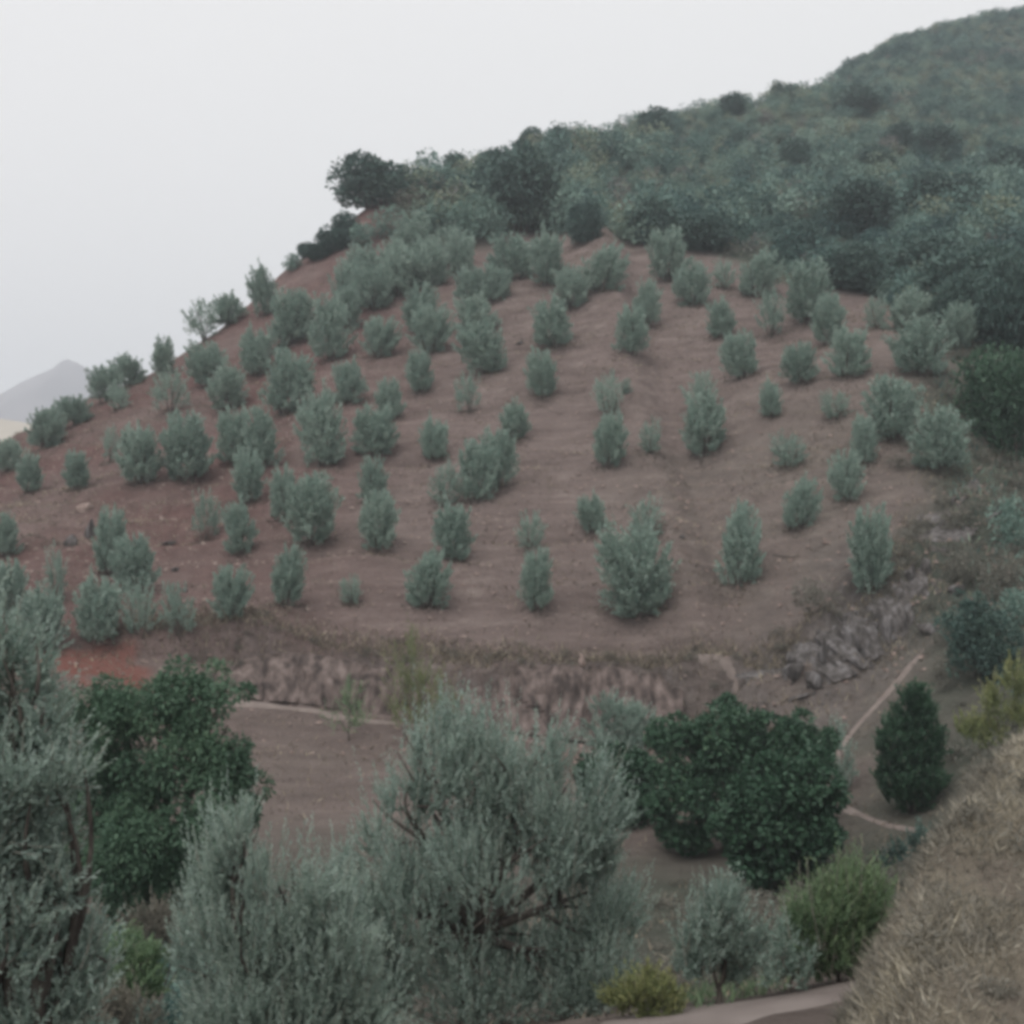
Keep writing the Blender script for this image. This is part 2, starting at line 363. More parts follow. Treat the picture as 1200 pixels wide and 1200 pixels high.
# ------------------------------------------------------------------ paths
def face_sheet(name, label, top, foot, mat, amp, lean=.35, step=.14, rows=26, seed=1, world=False):
    """A broken earth or rock face between a line of lip points and a line of foot points."""
    A = np.array([at(*p) for p in top]); B = np.array([at(*p) for p in foot])
    def res(P, n):
        s = np.concatenate([[0], np.cumsum(np.linalg.norm(np.diff(P, axis=0), axis=1))]); t = np.linspace(0, s[-1], n)
        return np.stack([np.interp(t, s, P[:, k]) for k in range(3)], 1)
    n = int(np.linalg.norm(np.diff(A, axis=0), axis=1).sum() / step)
    A, B = res(A, n), res(B, n)
    for P in (A, B):
        for _ in range(4): P[1:-1] = (P[:-2] + 2 * P[1:-1] + P[2:]) / 4
    t = np.linspace(-.12, 1.10, rows)[:, None, None]
    k = t ** .8 if False else t
    G = B[None] * (1 - k) + A[None] * k
    T = unit(np.gradient(A - B + B, axis=0)); out = unit(np.stack([T[:, 1], -T[:, 0], np.full(len(T), .15)], 1))
    s = np.arange(n)[None] * step + 0 * t[..., 0]; h = G[..., 2]
    dsp = amp * (1.3 * vnoise(s / 2.3, h / 1.9, seed) + .9 * np.abs(vnoise(s / .9, h / 1.3, seed + 1)) + .55 * vnoise(s / .42, h / .6, seed + 2) + .3 * vnoise(s / .2, h / .25, seed + 3) - .55 * smooth(.10, .02, np.abs(vnoise(s / 1.6, h / 2.6, seed + 4))))
    edge = np.minimum(1, np.minimum(np.arange(n), np.arange(n)[::-1]) / 12.)[None]
    bulge = .35 * np.sin(np.clip(t[..., 0], 0, 1) * math.pi) + .05
    dsp = (dsp + bulge * amp) * edge - .9 * (1 - edge) - np.where((t[..., 0] < 0) | (t[..., 0] > 1), .5, 0)
    G = G + out[None] * dsp[..., None]
    i = (np.arange(rows - 1)[:, None] * n + np.arange(n - 1)[None]).ravel()
    return tag(link(name, mesh(name, G.reshape(-1, 3), np.stack([i, i + 1, i + n + 1, i + n], 1), mat)), label, kind='structure')
M_CUT = noise_mat('eroded_earth', [(.34, (.050, .040, .037)), (.46, (.100, .078, .071)), (.57, (.148, .116, .106)), (.72, (.22, .178, .163))], 1.5, 10, 1.0, stretch=(1.6, 1.2, .55))
face_sheet('cut_bank', 'crumbling brown earth bank above the footpath', [(215,782),(260,776),(300,774),(360,776),(420,776),(500,776),(570,778),(640,780),(700,784),(760,790),(800,796)], [(215,806),(260,815),(300,822),(360,830),(420,840),(500,850),(570,857),(640,866),(700,874),(760,878),(800,872)], M_CUT, .36, seed=301)
face_sheet('rock_face', 'fissured grey rock face under the rim of the ravine', [(895,796),(915,784),(940,764),(975,735),(1010,714),(1040,694),(1060,660),(1075,630),(1100,600),(1130,570),(1150,552)], [(900,830),(920,826),(955,818),(1000,795),(1040,770),(1068,742),(1090,710),(1105,680),(1125,655),(1150,622),(1172,592)], M_ROCK, .85, seed=321)

def path(pts, width, mat, label, world=False, dmin=24):
    W = np.array([p if world else at(p[0], p[1], dmin)[:2] for p in pts], float)[:, :2]
    s = np.concatenate([[0], np.cumsum(np.linalg.norm(np.diff(W, axis=0), axis=1))])
    t = np.arange(0, s[-1], .22)
    C = np.stack([np.interp(t, s, W[:, 0]), np.interp(t, s, W[:, 1])], 1)
    for _ in range(8):
        C[1:-1] = (C[:-2] + 2 * C[1:-1] + C[2:]) / 4
    T = unit(np.gradient(C, axis=0)); Nn = np.stack([-T[:, 1], T[:, 0]], 1)
    k = 7; V = []
    for i in range(len(C)):
        w = width * (.5 + .22 * math.sin(t[i] * .9) * math.sin(t[i] * .37 + 1))
        w *= min(1, .25 + i / 6, .25 + (len(C) - 1 - i) / 6)
        for j in range(k):
            q = C[i] + Nn[i] * w * (j / (k - 1) * 2 - 1)
            edge = abs(j / (k - 1) * 2 - 1)
            V.append((q[0], q[1], surf(*q) + .05 * (1 - edge ** 2) + .004))
    i = (np.arange(len(C) - 1)[:, None] * k + np.arange(k - 1)[None]).ravel()
    o = link('path', mesh('path', np.array(V), np.stack([i, i + 1, i + k + 1, i + k], 1), mat, smooth_=True))
    return tag(o, label, kind='structure')
path([(120, 812), (210, 818), (300, 827), (370, 836), (440, 847), (520, 857), (600, 866), (680, 879), (745, 889), (800, 898), (860, 905)], .42, M_PATH, 'thin pale footpath along the foot of the cut bank')
path([(800, 772), (830, 781), (858, 790), (885, 799)], .24, M_PATH, 'narrow trail slanting down to the ravine')
path([(1083, 762), (1060, 790), (1035, 818), (1005, 850), (985, 876), (982, 900)], .28, M_PATH, 'pale trail climbing the ravine')
path([(960, 938), (990, 950), (1030, 964), (1072, 974), (1110, 990)], .36, M_PATH, 'pale trail below the dark upright bush')
path([(1.2, 14.9), (2.4, 16.2), (3.8, 16.4), (5.4, 16.6), (7.2, 16.0)], 1.5, M_ROAD, 'pale dirt road at the foot of the straw bank', world=True)

# ------------------------------------------------------------------ crowns
def curve(a, b, bend, n, rng):
    t = np.linspace(0, 1, n)[:, None]
    a = np.asarray(a, float); b = np.asarray(b, float)
    k = (rng.random(3) - .5) * 2 * bend; k[2] = abs(k[2]) * .5
    return a + (b - a) * t + np.sin(t * np.pi) * k

def olive_crown(seed, shoots=170, per=40, leaf=.066, wide=.024, low=.09):
    """Crown of a young olive in a 1 x 1 x 1 box: upright sprays of narrow leaves down to near the ground."""
    rng = np.random.default_rng(seed)
    ph = rng.random(5) * 6.3; skew = (rng.random(2) - .5) * .22
    nl = rng.integers(3, 6); top = .80 + .2 * rng.random(6)
    az = rng.random(shoots) * 2 * np.pi
    t = low + (1 - low) * rng.random(shoots) ** .72
    c = .46 + .14 * rng.random()
    e = np.where(t > c, np.clip(1 - (np.maximum(t - c, 0) / (1.04 - c)) ** 2.4, 0, 1) ** .5, .46 + .54 * np.sqrt(np.clip(1 - ((c - t) / c) ** 2, 0, 1)))
    lobe = .84 + (.12 + .14 * rng.random()) * np.cos(nl * az + ph[0]) * np.cos(2.5 * t * 3 + ph[1]) + .12 * np.cos(2 * az + ph[2])
    r = .5 * e * lobe * (.25 + .75 * rng.random(shoots) ** .45)
    t = t * (1 - .10 * (1 + np.cos(2 * az + ph[3])) * .5) * (.84 + .28 * rng.random(shoots) ** 2.2)
    E = np.stack([r * np.cos(az) + skew[0] * t, r * np.sin(az) + skew[1] * t, t], 1)
    S = np.stack([E[:, 0] * .35, E[:, 1] * .35, np.maximum(.03, t * .45 - .04)], 1)
    s = .30 + .70 * rng.random((shoots, per)) ** .75
    P = S[:, None] + (E - S)[:, None] * s[..., None] + rng.normal(size=(shoots, per, 3)) * (.030 * (1.25 - s))[..., None]
    D = unit(E - S)[:, None] * .9 + rng.normal(size=(shoots, per, 3)) * .55 + np.array([0, 0, .35])
    P = P.reshape(-1, 3); D = unit(D.reshape(-1, 3))
    P[:, 2] = np.maximum(P[:, 2], .01)
    tint = np.clip(np.repeat(rng.random(shoots), per) * .55 + rng.random(len(P)) * .45, 0, 1)
    return leaf_quads(P, D, leaf * (.6 + .7 * rng.random(len(P))), wide * (.7 + .6 * rng.random(len(P))), rng, tint)

def stems(seed, n=4, h=.55, spread=.2, r=.022):
    rng = np.random.default_rng(seed); parts = []
    for i in range(n):
        a = i / n * 6.28 + rng.random()
        p = curve((.03 * math.cos(a), .03 * math.sin(a), -.10), (spread * math.cos(a), spread * math.sin(a), h * (.8 + .4 * rng.random())), .05, 7, rng)
        parts.append(tube(p, np.linspace(r, r * .35, 7), 5))
    return join(parts)[:2]

def lump_crown(seed, lumps=16, per=90, leaf=.10, wide=.06, squash=1.0, low=.05, rad=(.16, .27)):
    """Rounded evergreen crown in a 1 x 1 x 1 box: clumps of leaves set round an uneven ellipsoid."""
    rng = np.random.default_rng(seed); Ps, Ds, Ts = [], [], []
    for i in range(lumps):
        d = unit(rng.normal(size=3)); 
        k = .18 + .16 * rng.random()
        cpos = np.array([d[0] * k * 1.15, d[1] * k * 1.15, .44 + d[2] * k * squash * 1.15]); rr = rad[0] + (rad[1] - rad[0]) * rng.random()
        n = unit(rng.normal(size=(per, 3)))
        p = cpos + n * rr * (.72 + .38 * rng.random((per, 1))) * np.array([1, 1, .85])
        Ps.append(p); Ds.append(unit(n * .8 + rng.normal(size=(per, 3)) * .6 + np.array([0, 0, .15]))); Ts.append(np.clip(rng.random() * .5 + rng.random(per) * .5, 0, 1))
    P, D, T = np.concatenate(Ps), np.concatenate(Ds), np.concatenate(Ts)
    ok = (P[:, 2] > low * rng.random(len(P))); P, D, T = P[ok], D[ok], T[ok]
    return leaf_quads(P, D, leaf * (.6 + .7 * rng.random(len(P))), wide * (.7 + .6 * rng.random(len(P))), rng, T)

OL_DENSE = [mesh('olive_crown', *olive_crown(100 + i)[:2], M_OLIVE, olive_crown(100 + i)[2]) for i in range(9)]
OL_FAINT = [mesh('thin_olive_crown', *(g := olive_crown(200 + i, 80, 26, .07, .020))[:2], M_OLIVE, g[2]) for i in range(4)]
OL_BIG = [mesh('full_olive_crown', *(g := olive_crown(300 + i, 300, 40, .055, .020, .01))[:2], M_OLIVE, g[2]) for i in range(2)]
OL_STEM = [mesh('olive_stems', *stems(400 + i, 3 + i % 3), M_BARK, smooth_=True) for i in range(4)]
SHRUB = [mesh('shrub_crown', *(g := lump_crown(500 + i, 30 + i % 3 * 4, 170, .075, .045, rad=(.17, .28)))[:2], M_OAK, g[2]) for i in range(6)]
SHRUB_LT = [mesh('pale_shrub_crown', *(g := lump_crown(520 + i, 12, 70, .11, .045))[:2], M_SCRUB, np.clip(g[2] * .4 + .35, 0, 1)) for i in range(4)]
SHRUB_YL = [mesh('yellowish_shrub_crown', *(g := lump_crown(540 + i, 10, 70, .11, .045))[:2], M_YELLOW, g[2] * .6) for i in range(2)]
SHRUB_GY = [mesh('grey_shrub_crown', *(g := lump_crown(560 + i, 11, 60, .12, .03))[:2], M_DRYLEAF, g[2] * .6) for i in range(2)]
SHRUB_TRUNK = mesh('shrub_stems', *stems(450, 4, .5, .16, .03), M_BARK, smooth_=True)

def plant_tree(name, label, cat, group, base, w, h, crown, trunk, rz, lean=0):
    root = link(name, None); root.empty_display_size = .3
    root.location = base; q = math.sin(rz * 12.9 + w * 78.2) ; root.rotation_euler = (.07 * q, lean + .07 * math.cos(rz * 7.7 + h * 31.4), rz); root.scale = (w * (1 + .10 * q), w * (1 - .08 * q), h)
    tag(root, label, cat, group)
    link('trunk', trunk, root); link('crown', crown, root)
    return root

# ------------------------------------------------------------------ the olive grove: (u, top, base, width, look, label)
GROVE = [
 # along the crest on the left, against the sky
 (8,515,556,32,'d','small olive half cut by the photo edge on the lower end of the skyline'),
 (32,534,583,32,'d','small olive with dark foot just below the lowest skyline trees'),
 (49,476,530,42,'d','bushy olive on the skyline in front of the pale tan hill'),
 (86,466,503,36,'d','low olive on the skyline beneath the far mountain peak'),
 (120,430,476,36,'d','olive on the skyline whose crown merges with a darker taller neighbour uphill'),
 (147,420,460,40,'d','darker round-topped olive on the skyline beside the far mountain'),
 (188,401,447,29,'d','lone narrow egg-shaped olive standing on the skyline with sky on both sides'),
 (238,352,404,44,'f','ragged thin olive on the skyline at the kink of the crest'),
 (268,346,386,38,'d','olive on the skyline just uphill of the ragged thin one'),
 (311,312,374,32,'d','tall narrow olive with a pointed tip rising above the crest'),
 (88,530,579,34,'d','lone egg-shaped olive on red soil beneath the low skyline trees'),
 (128,500,545,22,'f','slim sapling touching the low end of the wide dark olive row'),
 (136,452,486,28,'f','faint small olive right beneath the round-topped skyline olive'),
 # upper left of the slope
 (199,438,493,40,'f','pale sparse olive below the lone egg-shaped skyline olive'),
 (244,399,456,46,'d','dark dense olive just below the kink of the crest'),
 (263,432,491,46,'d','pale olive directly in front of the dark dense one below the kink'),
 (300,388,448,40,'d','medium olive between the crest tip tree and the large oval olive'),
 (341,342,410,54,'d','broad dark olive under the pointed skyline tree'),
 (330,413,494,52,'d','large oval olive, darkest of those midway between crest and long dark row'),
 (385,350,430,46,'d','tall olive standing downhill of a leafy cluster near the crest'),
 (405,308,370,42,'d','olive in the leafy cluster closest to the bare crest patch'),
 (460,284,344,46,'d','dense olive of the upper cluster between its heart and the highest olive'),
 (494,282,330,38,'d','olive filling the gap right under the highest olive, toward the big dark oak'),
 (407,338,394,34,'d','narrow olive below the crest cluster, uphill of a rounded single one'),
 (322,372,420,30,'f','faint olive wedged behind the broad dark one under the pointed skyline tree'),
 (438,318,372,42,'d','dark olive at the heart of the upper leafy cluster'),
 (470,292,352,46,'d','leafy olive above the heart of the upper cluster, below the grey scrub'),
 (481,255,312,46,'d','highest olive of the grove, under grey scrub near the crest'),
 (442,374,427,36,'d','rounded single olive below the upper leafy cluster'),
 (407,424,479,36,'d','rounded pale olive between the large oval olive and a tall pale twin'),
 (375,455,552,48,'d','tall pale olive, almost a column, beside a rounded pale one'),
 (160,503,577,54,'d','dark bluish olive, lowest of the long dark row on the left slope'),
 (217,484,569,66,'d','largest, widest olive in the long dark row on the left slope'),
 (271,480,550,44,'d','olive in the long dark row, tight against the widest one'),
 (307,486,557,42,'d','last olive of the long dark row, beside the bare gap'),
 (289,528,597,40,'d','slim olive hanging below the end of the long dark row'),
 # upper middle
 (501,288,345,46,'d','olive on the upper edge, below the grey scrub, left of a slim one'),
 (542,270,327,36,'d','slim olive on the upper edge with a tree-like tip'),
 (548,315,360,34,'d','small round olive under the slim upper-edge olive'),
 (576,316,363,34,'d','small round olive below the broad pair at the upper edge'),
 (602,276,332,54,'d','broad olive at the upper edge, below the big dark oak'),
 (424,292,344,44,'d','olive in the leafy cluster right under the bare crest patch'),
 (525,268,318,38,'f','thin olive squeezed between a slim upper-edge olive and the grey scrub'),
 (640,276,342,44,'d','taller of the broad pair at the upper edge, touching its neighbour'),
 (705,286,346,48,'d','broad olive under the bare notch in the scrub edge'),
 (786,273,338,50,'d','bright bushy olive at the scrub edge beside the bare notch'),
 (670,319,371,40,'d','slanting olive just above the wide round one in the upper middle'),
 (651,354,415,54,'d','wide round olive alone in the upper middle of the slope'),
 (490,338,396,44,'d','upper of two overlapping olives below the leafy cluster'),
 (503,360,422,42,'d','lower of two overlapping olives below the leafy cluster'),
 (557,348,397,46,'d','low wide olive above a taller rough one'),
 (566,378,447,52,'d','tall rough olive below the low wide one'),
 (492,415,469,34,'d','neat egg-shaped olive in open soil left of a rough tall one'),
 (460,448,498,32,'d','small olive uphill of a low round one'),
 (437,484,546,54,'d','low round dark olive with a bare patch beside it'),
 (550,440,489,28,'f','faint slim sapling between the neat egg-shaped and the bright peaked olives'),
 (636,416,478,38,'d','bright peaked olive in the middle of the slope'),
 (602,476,523,38,'d','round olive at the uphill end of a slanting clump'),
 (509,495,549,36,'d','pale round olive left of the slanting clump'),
 (583,508,580,44,'d','upper olive of the slanting clump in the middle of the slope'),
 (556,520,597,44,'d','lower olive of the slanting clump, touching the upper one'),
 (520,545,601,38,'f','thin olive at the downhill end of the slanting clump'),
 (436,538,592,32,'d','olive with a pale spiky tip, upper of a stacked pair'),
 (441,574,652,42,'d','tall olive, lower of a stacked pair'),
 (531,588,661,46,'d','dark upright olive under the slanting clump'),
 (500,649,721,52,'d','squarish olive just above the cut bank'),
 (411,675,713,28,'f','tiny thin shrub-like olive alone left of the squarish one'),
 (362,565,654,62,'d','large full olive below the bare gap, left of the stacked pair'),
 (334,549,616,34,'d','olive half hidden behind the large full one'),
 (332,643,714,42,'d','neat round-headed olive under the large full one'),
 (267,668,738,40,'d','cone-shaped olive in open soil near the left end of the cut bank'),
 (281,590,657,34,'d','slim egg-shaped olive below the dangling end of the long dark row'),
 (238,578,638,34,'f','faint olive beside the small stones below the widest row tree'),
 # lower left
 (124,598,682,40,'d','dark tall olive beside the grey outcrop'),
 (160,630,702,52,'d','broad olive touching the dark tall one by the outcrop'),
 (62,648,714,28,'f','thin sapling below the grey outcrop'),
 (4,606,657,34,'d','olive cut by the photo edge on red soil'),
 (10,656,728,44,'d','olive at the photo edge above the near silver branches'),
 (38,690,772,58,'d','dark wide olive just over the tips of the near silver tree'),
 (112,684,768,56,'d','dark dense olive right above the red earth scar'),
 (163,694,766,42,'f','sparse see-through olive beside the dense one over the red scar'),
 (209,703,772,38,'f','faint spindly olive at the left end of the cut bank'),
 # right of the middle
 (758,330,386,32,'d','pointed olive, upper of a leaning pair at the bare strip'),
 (741,370,426,38,'d','rounded olive with a side tuft, lower of a leaning pair at the bare strip'),
 (814,305,363,38,'d','olive below and beside the bright bushy one at the scrub edge'),
 (850,308,346,30,'f','faint small olive in the shade of the scrub edge'),
 (889,294,353,44,'d','double-headed olive touching the scrub edge'),
 (950,308,386,60,'d','largest spiky olive along the scrub edge'),
 (972,345,408,42,'d','olive tucked under the largest spiky one'),
 (1030,346,388,34,'f','faint olive in the shadow of the dark thicket'),
 (1066,343,393,50,'d','wide low olive beneath the dark thicket'),
 (1128,356,416,40,'d','upright olive at the foot of the dark thicket'),
 (847,355,403,32,'d','small neat olive in open soil under the double-headed one'),
 (905,345,403,40,'f','pale blurry olive left of the largest spiky one'),
 (871,390,448,40,'d','well rounded olive with dark foot in the open right slope'),
 (942,407,456,38,'d','pale rounded olive between the well rounded one and a lopsided one'),
 (996,387,449,44,'d','lopsided olive leaning to the ravine'),
 (1083,381,449,60,'d','big soft olive above the ravine clump'),
 (822,438,486,34,'f','thin pale olive right above a dark-footed one'),
 (828,464,545,54,'d','tall dark-footed olive in the open middle right'),
 (904,449,496,28,'d','small egg-shaped olive below the well rounded one'),
 (981,462,499,36,'f','low faint olive left of the ravine clump'),
 (1052,444,527,64,'d','large pale olive, uphill one of the clump over the ravine'),
 (1106,484,562,66,'d','wide dark olive on the very lip of the ravine'),
 (1016,494,553,33,'d','slim olive beside the ravine clump'),
 (994,529,596,34,'d','slim leaning olive downhill of another slim one by the ravine'),
 (926,509,553,48,'f','low olive split into two tufts'),
 (939,563,629,40,'d','dark upright olive under the two-tufted one'),
 (715,440,496,36,'f','faint see-through olive with a tiny bush beside it'),
 (712,487,554,42,'d','round olive on a short bare trunk, below the see-through one'),
 (765,494,536,34,'f','very faint low olive right of the one on a bare trunk'),
 (868,598,697,48,'d','tall two-part olive above the ravine rim'),
 (1024,594,707,54,'d','tall double olive standing among the rocks of the rim'),
 (755,584,637,44,'f','faint broad olive directly behind the biggest grove tree'),
 (694,584,631,33,'d','small tufty olive uphill of the biggest grove tree'),
 (620,604,652,38,'f','faint olive above a slim upright one'),
 (629,654,731,38,'d','slim upright olive next to a white stone over the cut bank'),
 (752,630,739,90,'b','biggest and fullest olive of the grove, drooping, just above the cut bank'),
]
for k, (u, vt, vb, w, look, label) in enumerate(GROVE):
    b = at(u, vb - 2); d = b[1]
    h = (vb - vt) * d / F * 1.04; ww = w * d / F * (1.30 if look != 'b' else 1.16)
    crown = {'d': OL_DENSE, 'f': OL_FAINT, 'b': OL_BIG}[look]
    plant_tree('olive_tree', label, 'olive tree', 'olive trees planted on the bare slope', (b[0], b[1] + ww * .15, surf(b[0], b[1] + ww * .15) - .05), ww, h, crown[(k * 5 + k // 7) % len(crown)], OL_STEM[k % 4], (k * 2.399) % 6.283)

# ------------------------------------------------------------------ single shrubs and trees in and round the scrub: (u, top, base, width, kind, name, label)
WILD = [
 (433,189,251,66,'o','oak_tree','big round dark tree alone on the crest against the sky'),
 (358,286,305,16,'o','shrub','tiny shrub on the bare part of the crest'),
 (372,290,310,26,'o','shrub','low dark shrub on the crest just uphill of a tiny one'),
 (404,252,282,26,'o','shrub','dark low bush clinging to the steep crest right under the big round tree'),
 (340,302,324,24,'p','shrub','low olive-grey bush on the crest above the pointed skyline olive'),
 (424,262,296,34,'p','shrub','dull green bush on the bare soil just inside the crest'),
 (455,246,286,38,'p','shrub','olive-grey bush below the purplish grey shrub on the crest'),
 (390,270,300,34,'o','shrub','dark ledge shrub on the crest below the big round tree'),
 (533,178,212,24,'o','shrub','small dark twin-tipped shrub sticking up from the crest'),
 (510,210,246,50,'g','shrub','grey twiggy shrub on the crest beside the big round tree'),
 (477,222,258,36,'g','shrub','purplish grey shrub at the foot of the big round tree'),
 (610,176,278,78,'o','oak_tree','tallest dark oak at the upper edge of the grove'),
 (585,180,250,46,'o','shrub','dark shrub leaning on the tallest oak'),
 (543,236,290,42,'p','shrub','pale feathery shrub above the slim upper-edge olive'),
 (508,238,280,40,'p','shrub','olive-green shrub in front of the grey twiggy crest shrub'),
 (572,235,290,40,'p','shrub','olive-grey shrub in front of the tallest oak, crest side'),
 (622,154,186,26,'o','shrub','dark pointed shrub on the skyline behind the tallest oak'),
 (656,151,182,20,'o','shrub','small dark knob of a shrub on the scrub skyline'),
 (659,212,278,46,'p','shrub','pale upright shrub beside the tallest oak'),
 (688,236,288,38,'o','shrub','dark shrub at the scrub edge above the bare notch'),
 (720,222,270,40,'g','shrub','greyish purple shrub over the bare notch'),
 (769,130,172,34,'o','shrub','dark bush below the skyline with a pale lump at its foot'),
 (767,238,290,40,'o','shrub','dark shrub right behind the bright bushy olive'),
 (820,250,300,52,'o','shrub','wide shadowy shrub along the scrub edge behind the double-headed olive'),
 (859,112,138,26,'o','shrub','low shrub bump on the skyline ridge'),
 (911,97,124,12,'o','shrub','thinner of two tiny trees where the far hill meets the skyline'),
 (928,100,124,14,'o','shrub','wider of two tiny trees where the far hill meets the skyline'),
 (1009,104,138,46,'o','shrub','dark shrub patch at the foot of the far hill'),
 (937,168,206,36,'o','shrub','dark round bush in the middle of the scrub'),
 (1027,176,214,38,'o','shrub','dark bush beneath the far hill, above the large dark thicket'),
 (1057,150,186,34,'o','shrub','dark shrub low on the far hill'),
 (1102,150,190,44,'o','shrub','dark broad shrub on the far hill above the large dome thicket'),
 (1012,215,280,72,'o','oak_tree','broad dark oak in the scrub beside a small yellowish bush'),
 (972,240,280,40,'o','shrub','dark shrub pressed against the broad dark oak'),
 (1033,212,238,24,'y','shrub','small yellowish bush in the scrub'),
 (1102,200,264,64,'o','oak_tree','large dome-shaped dark oak on the right-hand hill'),
 (1166,232,272,44,'y','shrub','yellow-tinged bush behind the dark thicket'),
 (1072,250,300,42,'p','shrub','pale rounded shrub below the dome-shaped oak'),
 (911,210,252,36,'p','shrub','light green shrub in the middle of the scrub'),
 (990,178,212,28,'p','shrub','small light shrub near the dark round bush'),
 (859,240,290,42,'p','shrub','pale shrub in the row behind the double-headed olive'),
 (935,262,312,44,'o','shrub','dark shrub overhanging the largest spiky olive'),
 (1000,290,346,60,'o','shrub','dark shrub at the grove edge between spiky olive and thicket'),
 (1087,278,346,70,'o','oak_tree','dark oak at the front of the thicket over the wide low olive'),
 (1142,290,382,84,'o','oak_tree','very dark tall oak forming the thicket corner'),
 (1186,300,420,74,'o','oak_tree','tallest black-green oak at the photo edge above the ravine'),
 (1135,322,400,52,'o','oak_tree','deep shadowy oak under the thicket corner'),
 (1185,178,218,44,'o','shrub','dark shrub at the photo edge high on the hill'),
 (1165,405,525,84,'k','oak_tree','glossy dark green oak at the ravine head'),
 (1196,420,545,60,'k','oak_tree','dark green oak cut by the photo edge beside the ravine head'),
 (956,686,736,46,'g','shrub','dry grey bush on the rim above the bluish rocks'),
 (1190,585,650,44,'p','shrub','dusty green shrub at the photo edge across the ravine'),
 (1176,640,700,40,'g','shrub','dry greyish shrub on the slope across the ravine'),
 (1190,690,740,36,'p','shrub','low dull green shrub at the photo edge above the dark bluish bush'),
 (734,446,466,12,'p','shrub','tiny bush beside a see-through olive on the open slope'),
 (1135,640,690,40,'g','shrub','thin dry bush in the ravine below the rocks'),
 (1120,590,632,34,'g','shrub','twiggy grey bush at the foot of the ravine lip'),
]
KIND = {'o': SHRUB, 'p': SHRUB_LT, 'g': SHRUB_GY, 'y': SHRUB_YL}
SHRUB_K = [mesh('leafy_oak_crown', *(g := lump_crown(580 + i, 26, 190, .055, .035))[:2], M_DARK, g[2]) for i in range(2)]
KIND['k'] = SHRUB_K
for k, (u, vt, vb, w, kind, name, label) in enumerate(WILD):
    b = at(u, vb - 3); d = b[1]
    h = (vb - vt) * d / F * 1.06; ww = w * d / F * 1.2; src = KIND[kind]
    base = (b[0], b[1] + ww * .1, surf(b[0], b[1] + ww * .1) - .05)
    grp = 'dark oaks in the scrub' if name == 'oak_tree' else 'shrubs of the wild hillside'
    if name == 'oak_tree':
        plant_tree(name, label, 'oak tree', grp, base, ww, h, src[k % len(src)], SHRUB_TRUNK, k * 1.7)
    else:
        o = link(name, src[k % len(src)]); o.location = base; o.scale = (ww, ww, h); o.rotation_euler = (0, 0, k * 1.7)
        tag(o, label, 'shrub', grp)

# ------------------------------------------------------------------ the mass of scrub over the hill (nobody could count it)
def scatter_scrub():
    rng = np.random.default_rng(21)
    n = 60000
    x = rng.uniform(-45, 150, n); y = rng.uniform(85, 345, n)
    edge = scrub_line(x) + 6 * fbm(x / 7, y / 7, 31, 4)
    ok = (y > edge + .5) & (np.abs(x) < .44 * y + 10)
    keep = .055 + .20 * smooth(250, 150, y)
    keep = np.where(y > 232, .20, .125)
    ok &= rng.random(n) < keep * 1.9
    # ridge behind is out of sight
    x, y = x[ok], y[ok]
    z = height(x, y)
    el = z / y
    size = (1.3 + 2.6 * rng.random(len(x)) ** 2.2) * np.where(y > 232, .62, 1.0) * (.75 + .7 * (vnoise(x / 16, y / 16, 71) + .5))
    size = size * (1 - .25 * smooth(165, 200, y) * smooth(262, 240, y))
    tone = np.clip(.38 + .55 * vnoise(x / 22, y / 22, 72) + .55 * vnoise(x / 6, y / 6, 73) + rng.normal(size=len(x)) * .32, 0, .92)
    tone = np.where(rng.random(len(x)) < .035, 1.0, tone)
    protos = [lump_crown(600 + i, 8, 54, .095, .058, rad=(.24, .34)) for i in range(10)]
    parts = []
    for i in range(len(x)):
        V, Q, t = protos[i % 10]
        a = rng.random() * 6.28; c, s = math.cos(a), math.sin(a); sz = size[i]
        W = np.stack([(V[:, 0] * c - V[:, 1] * s) * sz * 1.2 + x[i], (V[:, 0] * s + V[:, 1] * c) * sz * 1.25 + y[i], V[:, 2] * sz * (.8 + .5 * rng.random()) + z[i] - .12], 1)
        parts.append((W, Q, np.clip(tone[i] + (t - .5) * .22, 0, 1)))
    V, Q, T = join(parts)
    o = link('scrub', mesh('scrub', V, Q, M_SCRUB, T)); tag(o, 'grey green scrub covering the upper hill as one mass', kind='stuff')
    print('scrub bushes', len(x), 'faces', len(Q))
scatter_scrub()

# ------------------------------------------------------------------ near trees, built from leafy lobes at their real distance
def local_lobes(lobes, d, base, rng, deep=.9):
    out = []
    for (u, v, ru, rv) in lobes:
        x, _, z = px(u, v, d)
        rx, rz = ru * d / F, rv * d / F
        out.append((x - base[0], (rng.random() - .5) * rx * .9, z - base[2], rx, rx * deep, rz))
    return np.array(out)

def limb_set(lobes, r0, rng, fork=.35, thin=.25, extra=3, bend=.25):
    """One short bole that divides into a limb for every lobe, each with a few lesser branches."""
    top = np.array([0, 0, lobes[:, 2].max()]); fk = np.array([0, 0, max(.3, fork * lobes[:, 2].mean())])
    bole = curve((0, 0, -.25), fk, .06, 6, rng)
    parts = [tube(bole, np.linspace(r0 * 1.25, r0 * .85, 6), 9)]
    for L in lobes:
        c = L[:3] + np.array([0, 0, L[5] * .2])
        p = curve(fk - np.array([0, 0, .08]), c, bend, 10, rng)
        parts.append(tube(p, np.linspace(r0 * .62, r0 * thin * .4, 10), 7))
        for k in range(extra):
            q = L[:3] + unit(rng.normal(size=3)) * L[3:] * .75; q[2] = max(q[2], .3)
            parts.append(tube(curve(p[rng.integers(4, 8)], q, bend * .7, 7, rng), np.linspace(r0 * .26, r0 * .05, 7), 5))
    return join(parts)[:2]

